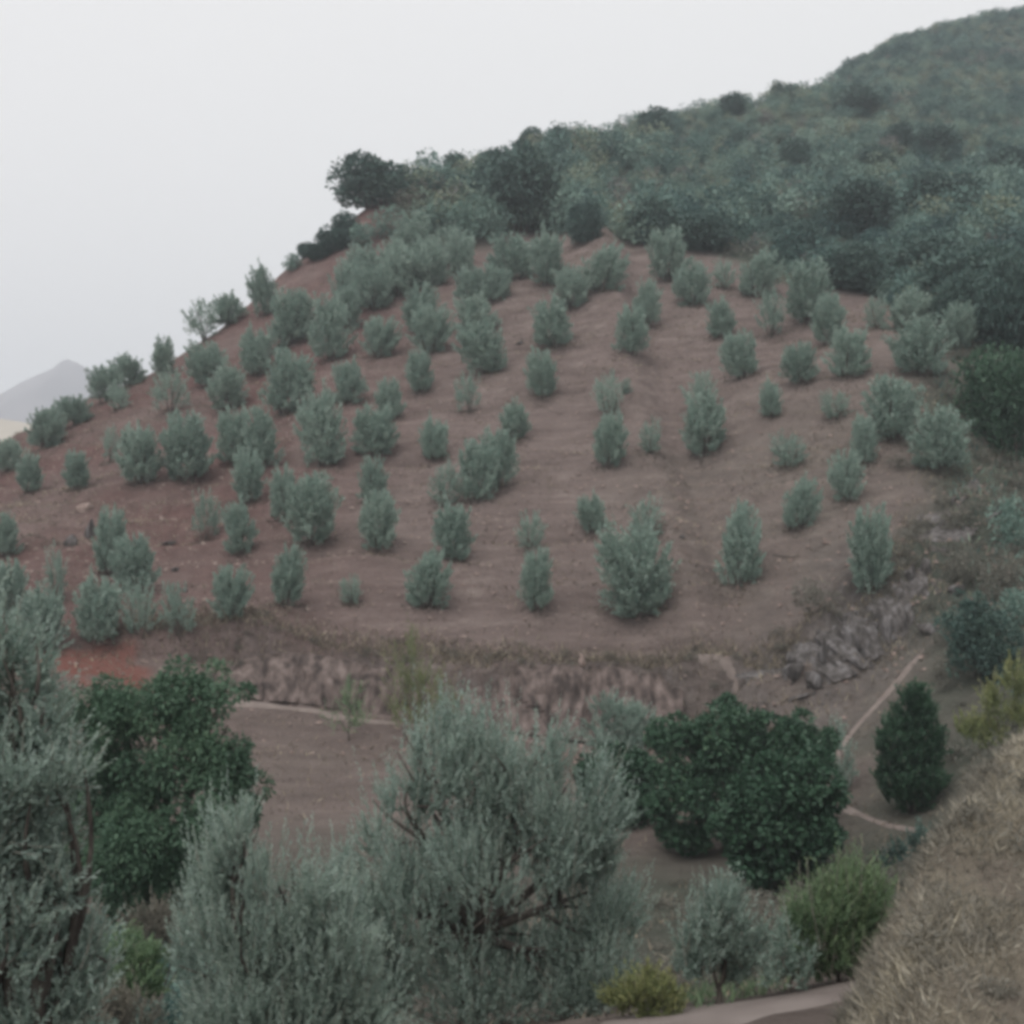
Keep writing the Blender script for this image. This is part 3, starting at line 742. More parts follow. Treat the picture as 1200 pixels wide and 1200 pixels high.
def sprays(lobes, shoots, per, length, leaf, wide, rng, up=.7, tips=0, fill=.5, knots=9, open_=None):
    """Leafy shoots set in tufts round every lobe; tips adds long upright shoots over the top."""
    vol = lobes[:, 3] * lobes[:, 4] * lobes[:, 5]; w = vol ** .8 / (vol ** .8).sum()
    nk = max(6, int(knots * len(lobes))); kp = rng.choice(len(lobes), nk, p=w)
    kn = unit(rng.normal(size=(nk, 3)))
    kc = lobes[kp, :3] + kn * lobes[kp, 3:] * (.35 + .55 * rng.random((nk, 1)))
    kr = lobes[kp, 3:] * (.30 + .25 * rng.random((nk, 1)))
    if open_ is not None:                       # a gap in the near side of the crown that shows the limbs
        ox, oz, rx, rz = open_
        hid = (((kc[:, 0] - ox) / rx) ** 2 + ((kc[:, 2] - oz) / rz) ** 2 < 1) & (kc[:, 1] < .25)
        kc, kr, kn = kc[~hid], kr[~hid], kn[~hid]; nk = len(kc)
    pk = rng.integers(0, nk, shoots)
    n = unit(rng.normal(size=(shoots, 3)))
    S = kc[pk] + n * kr[pk] * (rng.random((shoots, 1)) ** fill)
    ln = length * (.5 + .9 * rng.random((shoots, 1)) ** 1.5)
    Dv = unit(n * .45 + kn[pk] * .45 + np.array([0, 0, up]) + rng.normal(size=(shoots, 3)) * .30)
    if tips:
        hi = lobes[rng.choice(len(lobes), tips, p=w), :]
        a = unit(rng.normal(size=(tips, 3)) * np.array([1, 1, .25]) + np.array([0, 0, .9]))
        S[:tips] = hi[:, :3] + a * hi[:, 3:] * .9
        ln[:tips] = length * (1.0 + 1.0 * rng.random((tips, 1))); Dv[:tips] = unit(a * .25 + np.array([0, 0, 1.2]) + rng.normal(size=(tips, 3)) * .16)
    S = S - Dv * ln * .5
    bendv = np.array([0, 0, 1]) * .18 * ln
    t = np.linspace(0, 1, 5)[None, :, None]
    C = S[:, None] + Dv[:, None] * ln[:, None] * t + (bendv[:, None]) * t ** 2
    tw = [tube(C[i], np.linspace(.006, .0025, 5) * max(1, leaf / .07), 3) for i in range(0, shoots, 5)]
    s = (.12 + .88 * (np.arange(per)[None] + rng.random((shoots, per))) / per)
    P = S[:, None] + Dv[:, None] * ln[:, None] * s[..., None] + bendv[:, None] * s[..., None] ** 2
    side = unit(np.cross(np.repeat(Dv[:, None], per, 1), rng.normal(size=(shoots, per, 3))))
    LD = unit(Dv[:, None] * 1.0 + side * .6 + bendv[:, None] / ln[:, None] * .8 + rng.normal(size=side.shape) * .15)
    P = P.reshape(-1, 3); LD = LD.reshape(-1, 3)
    ok = P[:, 2] > .03
    tint = np.clip(np.repeat(rng.random(nk)[pk] * .35 + rng.random(shoots) * .2, per) + np.tile(np.linspace(0, .35, per), shoots) + rng.random(len(P)) * .2, 0, 1)
    sz = np.tile(1.15 - .45 * np.linspace(0, 1, per) ** 2, shoots) * (.75 + .5 * rng.random(len(P)))
    lv = leaf_quads(P[ok], LD[ok], (leaf * sz)[ok], (wide * sz)[ok], rng, tint[ok])
    return lv, join(tw)[:2]

def clumps(lobes, lumps, per, leaf, wide, rng, frac=.30, droop=.25, ragged=(.50, .62)):
    vol = lobes[:, 3] * lobes[:, 4] * lobes[:, 5]; pk = rng.choice(len(lobes), lumps, p=vol ** .7 / (vol ** .7).sum())
    n = unit(rng.normal(size=(lumps, 3)))
    Cn = lobes[pk, :3] + n * lobes[pk, 3:] * (ragged[0] + ragged[1] * rng.random((lumps, 1)))
    rr = lobes[pk, 3:].mean(1, keepdims=True) * frac * (.6 + .8 * rng.random((lumps, 1)))
    m = unit(rng.normal(size=(lumps, per, 3)) + n[:, None] * .5 + np.array([0, 0, .25]))
    P = Cn[:, None] + m * rr[:, None] * (.55 + .5 * rng.random((lumps, per, 1)))
    D = unit(m * .8 + rng.normal(size=m.shape) * .5 - np.array([0, 0, droop]))
    P = P.reshape(-1, 3); D = D.reshape(-1, 3); ok = P[:, 2] > .02
    tint = np.clip(np.repeat(rng.random(lumps), per) * .55 + rng.random(len(P)) * .45, 0, 1)
    return leaf_quads(P[ok], D[ok], (leaf * (.6 + .7 * rng.random(len(P))))[ok], (wide * (.6 + .7 * rng.random(len(P))))[ok], rng, tint[ok], fat=.55)

def near_tree(name, label, cat, seed, u, d, lobes, mat, trunk_r, style, p, group=None, vb=None, twig=None, deep=.9, extra=3, fork=.35):
    rng = np.random.default_rng(seed)
    if vb is not None:
        b = at(u, vb, 12 if d < 24 else 24); d = b[1]
    else:
        b = np.array(px(u, 0, d)); b[2] = surf(b[0], b[1])
    Lb = local_lobes(lobes, d, b, rng, deep)
    root = link(name, None); root.location = b; root.empty_display_size = .4; tag(root, label, cat, group)
    link('trunk', mesh('trunk', *limb_set(Lb, trunk_r, rng, fork=fork, extra=extra), M_BARK, smooth_=True), root)
    if style == 'spray':
        lv, tw = sprays(Lb, rng=rng, **p)
        cr = link('crown', mesh('crown', lv[0], lv[1], mat, lv[2]), root)
        link('twigs', mesh('twigs', *tw, twig or M_TWIG), cr)
    else:
        lv = clumps(Lb, rng=rng, **p)
        link('crown', mesh('crown', lv[0], lv[1], mat, lv[2]), root)
    print(name, 'd %.1f' % d, 'base z %.2f' % b[2], 'leaves', len(lv[1]))
    return root

near_tree('olive_tree', 'big silvery olive in front with dark forked trunk and tall upright tip shoots', 'olive tree', 11, 551, 20,
          [(500,895,52,75),(470,960,55,70),(560,930,75,95),(610,905,55,70),(650,960,75,80),(700,985,52,55),(590,1020,110,85),(480,1060,75,85),(690,1070,70,80),(560,1130,130,85),(430,1120,55,75),(690,1150,60,60),(400,1060,40,60)],
          M_OLIVE_NEAR, .17, 'spray', dict(shoots=5200, per=28, length=.72, leaf=.085, wide=.024, up=1.0, tips=130, knots=13, open_=(.55, 1.9, .7, .8)), group='near olive trees', extra=4, fork=.62)
near_tree('olive_tree', 'silvery olive with bristling upright shoots between the big forked one and deep green tree', 'olive tree', 12, 330, 14,
          [(278,985,42,50),(255,1050,52,75),(330,1045,62,55),(390,1050,45,50),(300,1120,95,80),(390,1140,80,90),(240,1150,50,70),(330,1200,110,60),(430,1190,55,60)],
          M_OLIVE_NEAR, .13, 'spray', dict(shoots=3000, per=28, length=.46, leaf=.066, wide=.018, up=1.1, tips=170, knots=13), group='near olive trees')
near_tree('olive_tree', 'closest olive, loose and grey, cut by the left photo edge', 'olive tree', 13, 8, 9.5,
          [(10,790,45,70),(-60,800,80,120),(45,850,45,60),(75,920,42,50),(10,930,70,80),(-70,980,120,150),(40,1010,60,80),(0,1090,80,90),(60,1130,50,70),(20,1200,90,80),(70,1010,50,70),(85,1150,50,70)],
          M_OLIVE_NEAR, .13, 'spray', dict(shoots=4200, per=24, length=.36, leaf=.056, wide=.016, up=.6, tips=80, knots=20), group='near olive trees')
near_tree('olive_tree', 'young pale olive by the dirt road, feathery from the ground up', 'olive tree', 14, 842, 20,
          [(845,1085,32,42),(820,1110,30,40),(870,1110,30,40),(845,1140,45,32)], M_OLIVE_NEAR, .045, 'spray',
          dict(shoots=620, per=20, length=.42, leaf=.085, wide=.023, up=1.0, tips=50), vb=1178, group='near olive trees')
near_tree('olive_tree', 'small grey-green olive on the footpath behind the glossy dark trees', 'olive tree', 15, 722, 56,
          [(722,838,34,26),(700,850,24,22),(742,850,26,24),(722,865,36,22)], M_OLIVE, .08, 'spray', dict(shoots=420, per=20, length=.8, leaf=.20, wide=.055, up=.7), vb=888)
near_tree('carob_tree', 'large deep green tree with hanging foliage clumps behind the near olives', 'tree', 16, 185, 30,
          [(175,835,62,52),(235,825,48,42),(270,860,38,60),(120,860,48,48),(150,920,70,66),(225,920,68,66),(262,930,40,52),(110,960,55,65),(185,985,75,58),(150,1035,60,40),(225,1020,45,45)],
          M_CAROB, .22, 'clump', dict(lumps=290, per=200, leaf=.15, wide=.060, frac=.34, droop=.6, ragged=(.55, .50)), extra=3)
near_tree('fig_tree', 'wide glossy dark green tree, upper of the ravine pair', 'tree', 17, 850, 45,
          [(800,880,44,42),(845,865,44,38),(895,870,48,38),(935,880,40,34),(795,930,46,44),(850,930,60,50),(910,920,55,45),(800,965,40,26)],
          M_DARK, .16, 'clump', dict(lumps=230, per=120, leaf=.22, wide=.13, frac=.30, droop=.35), vb=1000, group='glossy dark trees at the ravine foot')
near_tree('fig_tree', 'glossy dark green tree with pale leaf rosettes, lower of the ravine pair', 'tree', 18, 905, 41,
          [(905,935,48,44),(950,925,38,42),(955,975,32,40),(880,980,42,38),(915,1000,52,36)],
          M_DARK, .14, 'clump', dict(lumps=150, per=120, leaf=.22, wide=.14, frac=.31, droop=.35), vb=1042, group='glossy dark trees at the ravine foot')
near_tree('fig_tree', 'small dark green tree below the footpath, peeping out behind the big silvery olive', 'tree', 19, 725, 52,
          [(722,905,34,26),(700,918,26,26),(752,915,26,30),(728,935,36,26)], M_DARK, .09, 'clump', dict(lumps=120, per=50, leaf=.26, wide=.16, frac=.3, droop=.3), vb=962, group='glossy dark trees at the ravine foot')
near_tree('bay_tree', 'upright dark pointed bush standing on the ravine trail', 'tree', 20, 1068, 50,
          [(1066,835,22,38),(1052,870,22,36),(1084,865,22,40),(1068,890,36,46),(1070,920,34,28)], M_DARK, .08, 'spray', dict(shoots=1500, per=18, length=.65, leaf=.24, wide=.075, up=1.1, knots=30), vb=954)
near_tree('shrub', 'dark bluish green bush on the slope across the ravine', 'shrub', 21, 1150, 56,
          [(1140,728,28,28),(1160,745,28,28),(1140,765,26,26),(1165,775,24,24)], M_OAK, .06, 'clump', dict(lumps=150, per=60, leaf=.20, wide=.09, frac=.3, droop=0), vb=804)
near_tree('shrub', 'bright green bushy thicket beside the straw bank', 'shrub', 22, 980, 22,
          [(1000,1060,30,34),(960,1080,36,34),(1020,1070,24,40),(985,1110,50,36),(945,1115,32,26),(1015,1115,30,34)], M_GREEN, .03, 'spray', dict(shoots=1500, per=18, length=.55, leaf=.12, wide=.020, up=1.3, tips=120, knots=20), vb=1152)
near_tree('shrub', 'thin grey-green shrub in front of the bright green thicket', 'shrub', 23, 930, 20,
          [(925,1110,20,30),(912,1130,22,26),(945,1135,18,22)], M_OLIVE, .02, 'spray', dict(shoots=160, per=16, length=.4, leaf=.08, wide=.02, up=.9), vb=1168)
near_tree('shrub', 'low yellow-green shrub at the skirt of the big silvery olive', 'shrub', 24, 765, 18,
          [(755,1158,28,16),(788,1165,24,14),(732,1170,30,16),(770,1180,36,13)], M_YELLOW, .02, 'spray', dict(shoots=380, per=15, length=.34, leaf=.07, wide=.024, up=.8, knots=16), vb=1194)
near_tree('broom_shrub', 'tall wispy yellow-green shrub by the footpath behind the big silvery olive', 'shrub', 25, 490, 58,
          [(478,775,22,36),(500,800,28,32),(472,815,24,36),(525,815,24,28),(495,840,34,28)], M_YELLOW, .05, 'spray', dict(shoots=260, per=16, length=1.3, leaf=.20, wide=.035, up=1.0), vb=866)
near_tree('shrub', 'thin olive-brown shrub on the footpath left of the wispy yellow-green one', 'shrub', 26, 408, 58,
          [(410,815,22,24),(400,840,24,24),(420,845,20,22)], M_GREEN, .04, 'spray', dict(shoots=110, per=13, length=.8, leaf=.18, wide=.035, up=.9), vb=872)
near_tree('shrub', 'flat-topped yellow-green shrub under the deep green tree', 'shrub', 27, 150, 19,
          [(140,1120,36,18),(175,1118,28,16),(120,1135,34,20),(160,1145,44,22)], M_GREEN, .03, 'spray', dict(shoots=420, per=15, length=.35, leaf=.08, wide=.03, up=.8))
near_tree('shrub', 'dry brownish shrub under the deep green tree, next to a flat-topped green one', 'shrub', 28, 185, 21,
          [(180,1075,28,22),(200,1095,26,26),(165,1090,24,22)], M_DRYLEAF, .03, 'spray', dict(shoots=260, per=13, length=.4, leaf=.075, wide=.022, up=.8))
near_tree('shrub', 'purplish dry shrub at the bottom between two near olives', 'shrub', 29, 130, 15,
          [(120,1175,34,28),(160,1185,36,30),(90,1190,30,24)], M_DRYLEAF, .03, 'spray', dict(shoots=300, per=13, length=.32, leaf=.06, wide=.016, up=.8))
near_tree('shrub', 'yellowish bush on the skyline of the straw bank', 'shrub', 30, 1185, 40,
          [(1190,800,24,26),(1165,830,24,22),(1205,825,26,30),(1180,850,34,24),(1145,862,26,16)], M_YELLOW, .04, 'spray', dict(shoots=320, per=16, length=.8, leaf=.16, wide=.045, up=.9))
near_tree('shrub', 'small dusty shrub against the trail beside the glossy dark trees', 'shrub', 31, 990, 50,
          [(985,890,18,22),(978,860,16,20),(992,910,16,18)], M_OLIVE, .03, 'spray', dict(shoots=110, per=14, length=.6, leaf=.16, wide=.045, up=.8), vb=930)
near_tree('shrub', 'dull green shrub tucked behind the straw bank under the trail', 'shrub', 32, 1060, 36,
          [(1055,1005,22,20),(1075,990,20,18),(1045,1020,20,18)], M_OAK, .03, 'spray', dict(shoots=150, per=14, length=.5, leaf=.13, wide=.05, up=.7))

# ------------------------------------------------------------------ dry grass, stubble and clods
def blades(name, label, x, y, h, w, mat, rng, lean=.45, tint=None, z=None):
    n = len(x)
    z = height(x, y) if z is None else z
    D = unit(np.stack([rng.normal(size=n) * lean, rng.normal(size=n) * lean, np.ones(n)], 1))
    V, Q, t = leaf_quads(np.stack([x, y, z - .02], 1), D, h, w, rng, tint, fat=.3)
    return tag(link(name, mesh(name, V, Q, mat, t)), label, kind='stuff')

rng = np.random.default_rng(33)
n = 560000
y = 5.2 + 14 * rng.random(n) ** .8; cx = np.interp(y, _HY, _HX); x = cx - .9 + rng.random(n) ** 1.25 * 6.5
ok = (x < .43 * y + .4) & (hump(x, y) > _base(x, y) - .1); x, y = x[ok], y[ok]
pt = vnoise(x * .9, y * .9, 81) + .6 * vnoise(x * 3, y * 3, 82)
ok = rng.random(len(x)) < np.clip(.78 + 1.1 * pt, .08, 1); x, y, pt = x[ok], y[ok], pt[ok]
blades('dry_grass', 'straw coloured grass covering the near bank', x, y, (.03 + .15 * rng.random(len(x)) ** 5) * (1 + .9 * pt), .006 + .008 * rng.random(len(x)), M_STRAW, rng, 1.0,
       np.clip(.40 + .5 * vnoise(x * .7, y * .7, 83) + .5 * vnoise(x * 2.6, y * 2.6, 84) + rng.normal(size=len(x)) * .2, 0, 1))
n = 260000
y = rng.uniform(54, 128, n); x = rng.uniform(-62, 40, n)
g = vnoise(x / 2.2, y / 1.6, 91) + .7 * vnoise(x / 8, y / 8, 92)
ok = (y < scrub_line(x) + 3) & (np.abs(x) < .43 * y) & (rng.random(n) < np.clip(.28 + 1.3 * g, .03, 1)); x, y = x[ok], y[ok]
blades('stubble', 'short dry weeds scattered over the brown slope', x, y, .10 + .34 * rng.random(len(x)) ** 2, .03 + .05 * rng.random(len(x)), M_STUB, rng, .9, np.clip(.5 + .5 * vnoise(x / 3, y / 2, 93) + .6 * vnoise(x / .8, y / .6, 94) + rng.normal(size=len(x)) * .12, 0, 1))
n = 9000
t_ = rng.random(n); x = rng.uniform(-20, 15, n); y = 63.2 + rng.normal(size=n) * .8 - .1 * np.maximum(x - 4, 0)
blades('bank_grass', 'dry reeds and grass hanging over the cut bank', x, y, .25 + .55 * rng.random(n) ** 2, .03 + .03 * rng.random(n), M_STUB, rng, .7, np.clip(.5 + rng.normal(size=n) * .25, 0, 1))
n = 7000
y = rng.uniform(15.5, 24, n); x = rng.uniform(2.2, 8, n) * y / 18
ok = (rng.random(n) < np.clip(.3 + vnoise(x / 1.2, y / 1.2, 88) * 1.6, 0, 1)) & (y > 16.6 + .1 * x); x, y = x[ok], y[ok]
blades('green_weeds', 'green grass and weeds along the dirt road', x, y, .12 + .35 * rng.random(len(x)) ** 2, .014 + .012 * rng.random(len(x)), M_GREEN, rng, .5)
n = 45000
y = rng.uniform(16, 58, n); x = rng.uniform(-24, 24, n)
g = vnoise(x / 2.5, y / 2.5, 95) + .6 * vnoise(x / .8, y / .8, 96)
ok = (np.abs(x) < .44 * y + 1) & (rng.random(n) < np.clip(.35 + 1.1 * g, .03, 1)) & (height(x, y) < hump(x, y) + 99) & (np.abs(x - 4) + np.abs(y - 16) * 1.5 > 3.5); x, y = x[ok], y[ok]
blades('valley_grass', 'dry weeds on the valley floor', x, y, .12 + .35 * rng.random(len(x)) ** 2, .02 + .025 * rng.random(len(x)), M_STUB, rng, .8)
n = 9000
y = rng.uniform(50, 95, n); x = .27 * y + 6 + rng.random(n) * 24
ok = np.abs(x) < .45 * y; x, y = x[ok], y[ok]
blades('weeds', 'dull green weeds on the slope across the ravine', x, y, .3 + .6 * rng.random(len(x)) ** 2, .05 + .06 * rng.random(len(x)), M_SCRUB, rng, .6)

# weeds and litter at the foot of every olive of the slope, tinted dark as painted contact shade
fx = np.array([o.location[:2] for o in bpy.data.objects if o.name.startswith('olive_tree') and o.get('group') == 'olive trees planted on the bare slope'])
fw = np.array([o.scale[0] for o in bpy.data.objects if o.name.startswith('olive_tree') and o.get('group') == 'olive trees planted on the bare slope'])
k = np.repeat(np.arange(len(fx)), 130); a = rng.random(len(k)) * 6.283; r_ = fw[k] * (.05 + .40 * rng.random(len(k)))
blades('weeds', 'dark weeds and litter as painted contact shade round the feet of the grove trees', fx[k, 0] + r_ * np.cos(a), fx[k, 1] + r_ * np.sin(a) - .1, .10 + .22 * rng.random(len(k)) ** 2, .05 + .05 * rng.random(len(k)), M_STUB, rng, .9, rng.random(len(k)) * .25)
def undergrowth(name, label, pts, size, mat, tone, seed):
    rng = np.random.default_rng(seed); P_ = [lump_crown(800 + i, 7, 40, .15, .05, rad=(.22, .34)) for i in range(5)]; parts = []
    z = height(pts[:, 0], pts[:, 1]); print(name, len(pts), pts.min(0), pts.max(0), z.min(), z.max())
    for i, (x_, y_) in enumerate(pts):
        V, Q, t = P_[i % 5]; a = rng.random() * 6.28; c, s_ = math.cos(a), math.sin(a); q = size * (.5 + 1.1 * rng.random() ** 2)
        parts.append((np.stack([(V[:, 0] * c - V[:, 1] * s_) * q * 1.25 + x_, (V[:, 0] * s_ + V[:, 1] * c) * q * 1.25 + y_, V[:, 2] * q * (.6 + .5 * rng.random()) + z[i] - .08], 1), Q, np.clip(tone + rng.normal() * .2 + (t - .5) * .3, 0, 1)))
    V, Q, T = join(parts); tag(link(name, mesh(name, V, Q, mat, T)), label, kind='stuff')
n = 1700
y = rng.uniform(46, 92, n); x = .30 * y + .8 + rng.random(n) ** .7 * 22
ok = (np.abs(x) < .46 * y)  & (rng.random(n) < np.clip(.5 + vnoise(x / 3, y / 3, 97) * 1.2, .05, 1)); undergrowth('undergrowth', 'dry grey-green undergrowth on the slope across the ravine', np.stack([x, y], 1)[ok], .75, M_DRYLEAF, .12, 61)
n = 700
y = rng.uniform(23, 42, n); x = rng.uniform(2.5, 13, n) * y / 30 + 1
ok = rng.random(n) < np.clip(.45 + vnoise(x / 2, y / 2, 98) * 1.4, .03, 1); undergrowth('undergrowth', 'low dry undergrowth on the valley floor beside the dirt road', np.stack([x, y], 1)[ok], .5, M_DRYLEAF, .15, 62)
n = 200
y = rng.uniform(14, 30, n); x = rng.uniform(-9.5, -3.2, n) * y / 22
undergrowth('undergrowth', 'tangled green undergrowth beneath the deep green tree', np.stack([x, y], 1), .75, M_SCRUB, .35, 63)

n = 120
y = rng.uniform(6.5, 15, n); x = np.interp(y, _HY, _HX) + rng.uniform(-.3, 4, n)
ok = (rng.random(n) < np.clip(.5 + vnoise(x, y, 99) * 1.4, .1, 1)); undergrowth('dry_cushions', 'grey dry cushion plants among the straw of the near bank', np.stack([x, y], 1)[ok], .26, M_DRYLEAF, .35, 64)
n = 260
t_ = rng.random(n) * (len(bk := np.array([at(u_, v_)[:2] for u_, v_ in [(230,776),(300,770),(420,772),(570,774),(700,780),(800,790),(900,788),(960,748),(1030,700),(1065,655),(1100,605),(1140,565)]])) - 1)
pt2 = np.stack([np.interp(t_, range(len(bk)), bk[:, 0]) + rng.normal(size=n) * .8, np.interp(t_, range(len(bk)), bk[:, 1]) + rng.normal(size=n) * .8], 1)
undergrowth('rim_bushes', 'small dry bushes along the lip of the bank and the ravine', pt2, .40, M_DRYLEAF, .12, 65)

def rock_mesh(seed, sub=3, rough=.4, name='rock', mat=None):
    import bmesh
    bm = bmesh.new(); bmesh.ops.create_icosphere(bm, subdivisions=sub, radius=1)
    V = np.array([v.co[:] for v in bm.verts]); bm.faces.ensure_lookup_table()
    Q = np.array([[v.index for v in f.verts] for f in bm.faces]); bm.free()
    k = 1 + rough * (vnoise(V[:, 0] * 1.7 + seed, V[:, 1] * 1.7 + V[:, 2] * 1.3, seed) * 1.2 + vnoise(V[:, 0] * 4 + V[:, 2] * 2, V[:, 1] * 4 - V[:, 2] * 3, seed + 5) * .6 + vnoise(V[:, 0] * 9 + V[:, 2] * 5, V[:, 1] * 9 - V[:, 2] * 6, seed + 9) * .35)
    W = V * k[:, None]
    rs = np.random.default_rng(seed)
    for _ in range(24):                       # broken flat faces
        nn = unit(rs.normal(size=3)); c = .38 + .32 * rs.random(); dd = W @ nn
        W = W - np.maximum(dd - c, 0)[:, None] * nn * .97
    return mesh(name, W, Q, mat or M_ROCK)
ROCKS = [rock_mesh(700 + i) for i in range(5)]
STONES = [rock_mesh(720 + i, 2, .4, 'stone', M_STONE) for i in range(3)]
for k, (u, v, w, h, m, nm, label) in enumerate([
 (988,757,40,40,'r','rock','bluish grey crag, tallest of the rocks below the ravine rim'),
 (965,765,24,34,'r','rock','narrow upright slab leaning on the tallest bluish crag'),
 (1024,760,30,24,'r','rock','grey block on the ravine side of the tallest bluish crag'),
 (930,797,34,26,'r','rock','pale rock beside the trail that slants down to the ravine'),
 (955,808,30,24,'r','rock','broken grey rock just under the pale one beside the slanting trail'),
 (1085,664,18,34,'r','rock','tall pale rib of rock on the ravine lip'),
 (1068,672,22,22,'r','rock','rough rock next to the tall pale rib'),
 (1104,612,18,20,'r','rock','rock knob on the ravine lip under the wide dark olive'),
 (1122,690,28,18,'r','rock','flat grey stone slab in the ravine bed'),
 (1090,735,32,18,'r','rock','dull rock shelf in the ravine above the pointed dark bush'),
 (98,594,26,16,'s','rock','pale cap boulder of the outcrop on the red left slope'),
 (104,618,24,26,'r','rock','dark face of the outcrop below its pale cap boulder'),
 (82,630,22,22,'r','rock','dark rock at the lower end of the red-slope outcrop'),
 (196,634,22,10,'r','rock','flat dark ledge between the outcrop and a slim olive'),
 (189,607,10,7,'s','stone','small pale stone below the widest olive of the dark row'),
 (317,563,8,6,'s','stone','small pale stone beside the large full olive'),
 (615,731,9,5,'s','stone','little white stone at the foot of the slim upright olive'),
 (610,401,10,7,'r','stone','small dark stone in open soil beside the wide round olive'),
 (204,668,13,8,'r','stone','dark stone on the soil between outcrop and cone-shaped olive'),
 (216,692,10,7,'r','stone','smaller dark stone just below another dark stone'),
 (797,583,10,7,'s','stone','reddish stone on open soil uphill of the biggest olive'),
 (806,588,9,7,'s','stone','pale stone lying against a reddish one'),
 (799,628,10,7,'r','stone','dark stone right of the faint broad olive'),
 (683,801,18,16,'s','rock','pale reddish block breaking out of the cut bank'),
 (380,795,22,18,'s','rock','pinkish earth buttress on the left part of the cut bank'),
 (1000,1180,14,9,'s','stone','pale stone at the road edge by the straw bank')]):
    b = at(u, v + h * .5, 12 if v > 1100 else 24); d = b[1]
    o = link(nm, (ROCKS if m == 'r' else STONES)[k % (5 if m == 'r' else 3)])
    sx, sz = w * d / F * .66, h * d / F * .80
    o.location = (b[0], b[1] + sx * .3, surf(b[0], b[1] + sx * .3) + sz * .12); o.scale = (sx, sx * .8, sz); o.rotation_euler = (0, 0, k * 1.3)
    tag(o, label, nm, 'rocks of the ravine rim and slope' if nm == 'rock' else 'loose stones')
# broken rock along the rim of the ravine
rng = np.random.default_rng(46)
rim = [(1138,566),(1112,588),(1092,622),(1072,650),(1058,690),(1034,700),(1015,735),(985,745),(962,770),(940,790),(915,800)]
rub = []
rv, rq = ROCKS[0], None
def arr(me):
    v = np.empty(len(me.vertices) * 3, np.float32); me.vertices.foreach_get('co', v)
    q = np.empty(len(me.polygons) * 3, np.int32); me.loops.foreach_get('vertex_index', q)
    return v.reshape(-1, 3), q.reshape(-1, 3)
SM = [arr(rock_mesh(740 + i, 1, .5)) for i in range(5)]
for k in range(160):
    t_ = rng.random() * (len(rim) - 1); i = int(t_); f = t_ - i
    u = rim[i][0] * (1 - f) + rim[i + 1][0] * f + rng.normal() * 17 + 10; v = rim[i][1] * (1 - f) + rim[i + 1][1] * f + rng.normal() * 17 + 10
    b = at(u, v); s_ = .08 + .42 * rng.random() ** 4
    V, Q = SM[k % 5]; a = rng.random() * 6.28
    W = np.stack([V[:, 0] * math.cos(a) - V[:, 1] * math.sin(a), V[:, 0] * math.sin(a) + V[:, 1] * math.cos(a), V[:, 2] * (.5 + 1.1 * rng.random())], 1) * s_ + b - np.array([0, 0, s_ * .35])
    rub.append((W, Q))
V, Q, _ = join(rub)
tag(link('rubble', mesh('rubble', V, Q, M_ROCK)), 'broken grey rubble along the rim of the ravine', kind='stuff')
n = 5000
t_ = rng.random(n) * (len(rim) - 1); W = np.array([at(*p) for p in rim]); x = np.interp(t_, range(len(rim)), W[:, 0]) + rng.normal(size=n) * 1.6; y = np.interp(t_, range(len(rim)), W[:, 1]) + rng.normal(size=n) * 1.6
blades('rim_grass', 'dry grass and weeds between the rim rocks', x, y, .15 + .5 * rng.random(n) ** 2, .03 + .03 * rng.random(n), M_STUB, rng, .6)
# clods over the ploughed soil
rng = np.random.default_rng(44)
n = 26000
y = rng.uniform(56, 110, n); x = rng.uniform(-48, 34, n)
ok = (y < scrub_line(x)) & (np.abs(x) < .43 * y); x, y = x[ok], y[ok]
octa = np.array([(1, 0, 0), (0, 1, 0), (-1, 0, 0), (0, -1, 0), (0, 0, .8), (0, 0, -.8)]); tri = np.array([(0, 1, 4), (1, 2, 4), (2, 3, 4), (3, 0, 4)])
s = .04 + .14 * rng.random(len(x)) ** 5; z = height(x, y)
V = (octa[None] * s[:, None, None] * (.6 + .8 * rng.random((len(x), 6, 1))) + np.stack([x, y, z], 1)[:, None]).reshape(-1, 3)
Q = (tri[None] + 6 * np.arange(len(x))[:, None, None]).reshape(-1, 3)
tag(link('clods', mesh('clods', V, Q, M_STONE)), 'small clods and stones on the ploughed slope', kind='stuff')
# fallen branch on the slope
b = at(924, 655); rng = np.random.default_rng(5)
br = join([tube(curve((-.9, 0, .08), (.9, .1, .10), .12, 8, rng), np.linspace(.06, .02, 8), 6), tube(curve((.1, 0, .1), (.6, -.3, .22), .05, 5, rng), np.linspace(.03, .01, 5), 5)])
o = link('fallen_branch', mesh('fallen_branch', br[0], br[1], M_BARK, smooth_=True)); o.location = (b[0], b[1], surf(b[0], b[1])); o.rotation_euler = (.05, .12, -.15)
tag(o, 'dark fallen branch lying on the soil near the ravine rim', 'branch')

# ------------------------------------------------------------------ far mountain and tan hill
def ridge(name, label, prof, d, depth, z0, mat, seed, amp):
    us = np.linspace(prof[0][0], prof[-1][0], 150); top = (V0 - np.interp(us, [p[0] for p in prof], [p[1] for p in prof])) * d / F
    X = (us - U0) * d / F; k = np.linspace(-1, 1, 40)
    gx, gk = np.meshgrid(X, k); tz = np.repeat(top[None], 40, 0)
    prof_ = (1 - np.abs(gk)) ** .9
    nn = fbm(gx / depth * 5, gk * 3, seed, 5)
    zz = z0 + (tz - z0) * prof_ + amp * nn * (1 - prof_ ** 4 * .75)
    yy = d + gk * depth
    i = (np.arange(39)[:, None] * 150 + np.arange(149)[None]).ravel()
    tag(link(name, mesh(name, np.stack([gx, yy, zz], -1).reshape(-1, 3), np.stack([i, i + 1, i + 151, i + 150], 1), mat, smooth_=True)), label, kind='structure')
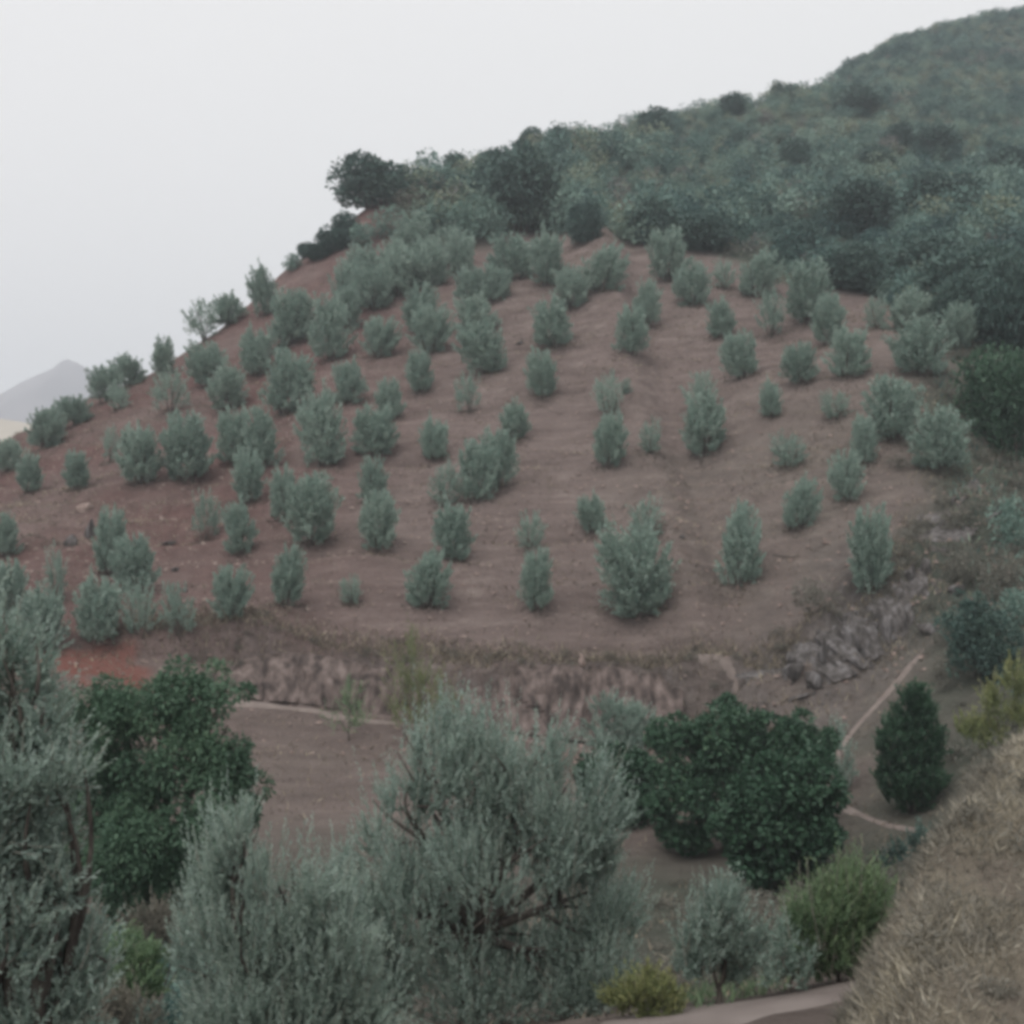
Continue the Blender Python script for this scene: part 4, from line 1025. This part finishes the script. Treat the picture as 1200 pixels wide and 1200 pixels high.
ridge('mountain', 'bare bluish mountain peak far beyond the slope', [(-700,520),(-400,500),(-200,478),(-60,468),(0,456),(30,442),(60,426),(78,418),(92,424),(110,440),(150,462),(260,500),(500,540)], 2000, 420, -40, M_MOUNT, 3, 50)
ridge('hills', 'pale dry tan hill far below the mountain', [(-700,500),(-300,492),(-100,488),(0,486),(40,492),(80,500),(140,520),(300,560)], 800, 200, -36, M_TAN, 9, 8)

# ------------------------------------------------------------------ air
HAZE = 0.0006
V = np.array([(sx * 2600, sy, sz) for sx in (-1, 1) for sy in (-700, 2700) for sz in (-90, 330)], float)
Q = np.array([(0, 1, 3, 2), (4, 6, 7, 5), (0, 4, 5, 1), (2, 3, 7, 6), (0, 2, 6, 4), (1, 5, 7, 3)])
m, nt, N, L = new_mat('haze')
pv = N.new('ShaderNodeVolumePrincipled'); pv.inputs['Density'].default_value = HAZE; pv.inputs['Color'].default_value = (.87, .93, 1.0, 1); pv.inputs['Anisotropy'].default_value = .2
o = N.new('ShaderNodeOutputMaterial'); L.new(pv.outputs[0], o.inputs['Volume'])
if HAZE > 0:
    tag(link('haze', mesh('haze', V, Q, m)), 'thin bluish haze over the whole valley', kind='stuff')

# ------------------------------------------------------------------ overcast light
SUN_EL, SUN_AZ = math.radians(58), math.radians(205)      # azimuth clockwise from the view direction: behind the camera
world = bpy.data.worlds.new('World'); scene.world = world; world.use_nodes = True
nt = world.node_tree; N, L = nt.nodes, nt.links; N.clear()
sky = N.new('ShaderNodeTexSky'); sky.sky_type = 'NISHITA'; sky.sun_disc = False; sky.sun_elevation = SUN_EL; sky.sun_rotation = SUN_AZ
sky.air_density = 1; sky.dust_density = 4; sky.ozone_density = 1
b1 = N.new('ShaderNodeBackground'); b1.inputs['Strength'].default_value = .05; L.new(sky.outputs[0], b1.inputs[0])
b2 = N.new('ShaderNodeBackground'); b2.inputs['Color'].default_value = (.815, .80, .79, 1); b2.inputs['Strength'].default_value = 1.0
mx = N.new('ShaderNodeMixShader'); mx.inputs[0].default_value = .9      # cloud cover
L.new(b1.outputs[0], mx.inputs[1]); L.new(b2.outputs[0], mx.inputs[2])
o = N.new('ShaderNodeOutputWorld'); L.new(mx.outputs[0], o.inputs[0])
ld = bpy.data.lights.new('sun', 'SUN'); ld.energy = 1.5; ld.angle = math.radians(40); ld.color = (1, .97, .93)
so = link('sun', ld)
sv = Vector((math.sin(SUN_AZ) * math.cos(SUN_EL), math.cos(SUN_AZ) * math.cos(SUN_EL), math.sin(SUN_EL)))
so.rotation_euler = sv.to_track_quat('Z', 'Y').to_euler()

cam = bpy.data.cameras.new('camera'); co = link('camera', cam); scene.camera = co
co.rotation_euler = (math.radians(90), 0, 0)
cam.sensor_width = 36; cam.lens = 36 * F / 1200; cam.shift_y = (V0 - 600) / 1200
cam.clip_start = .1; cam.clip_end = 6000
scene.view_settings.view_transform = 'Standard'; scene.view_settings.look = 'None'
scene.view_settings.exposure = .37; scene.view_settings.gamma = 1
scene.cycles.filter_width = 4.0             # a soft lens
scene.cycles.max_bounces = 6; scene.cycles.diffuse_bounces = 3; scene.cycles.volume_bounces = 1
scene.cycles.transparent_max_bounces = 8
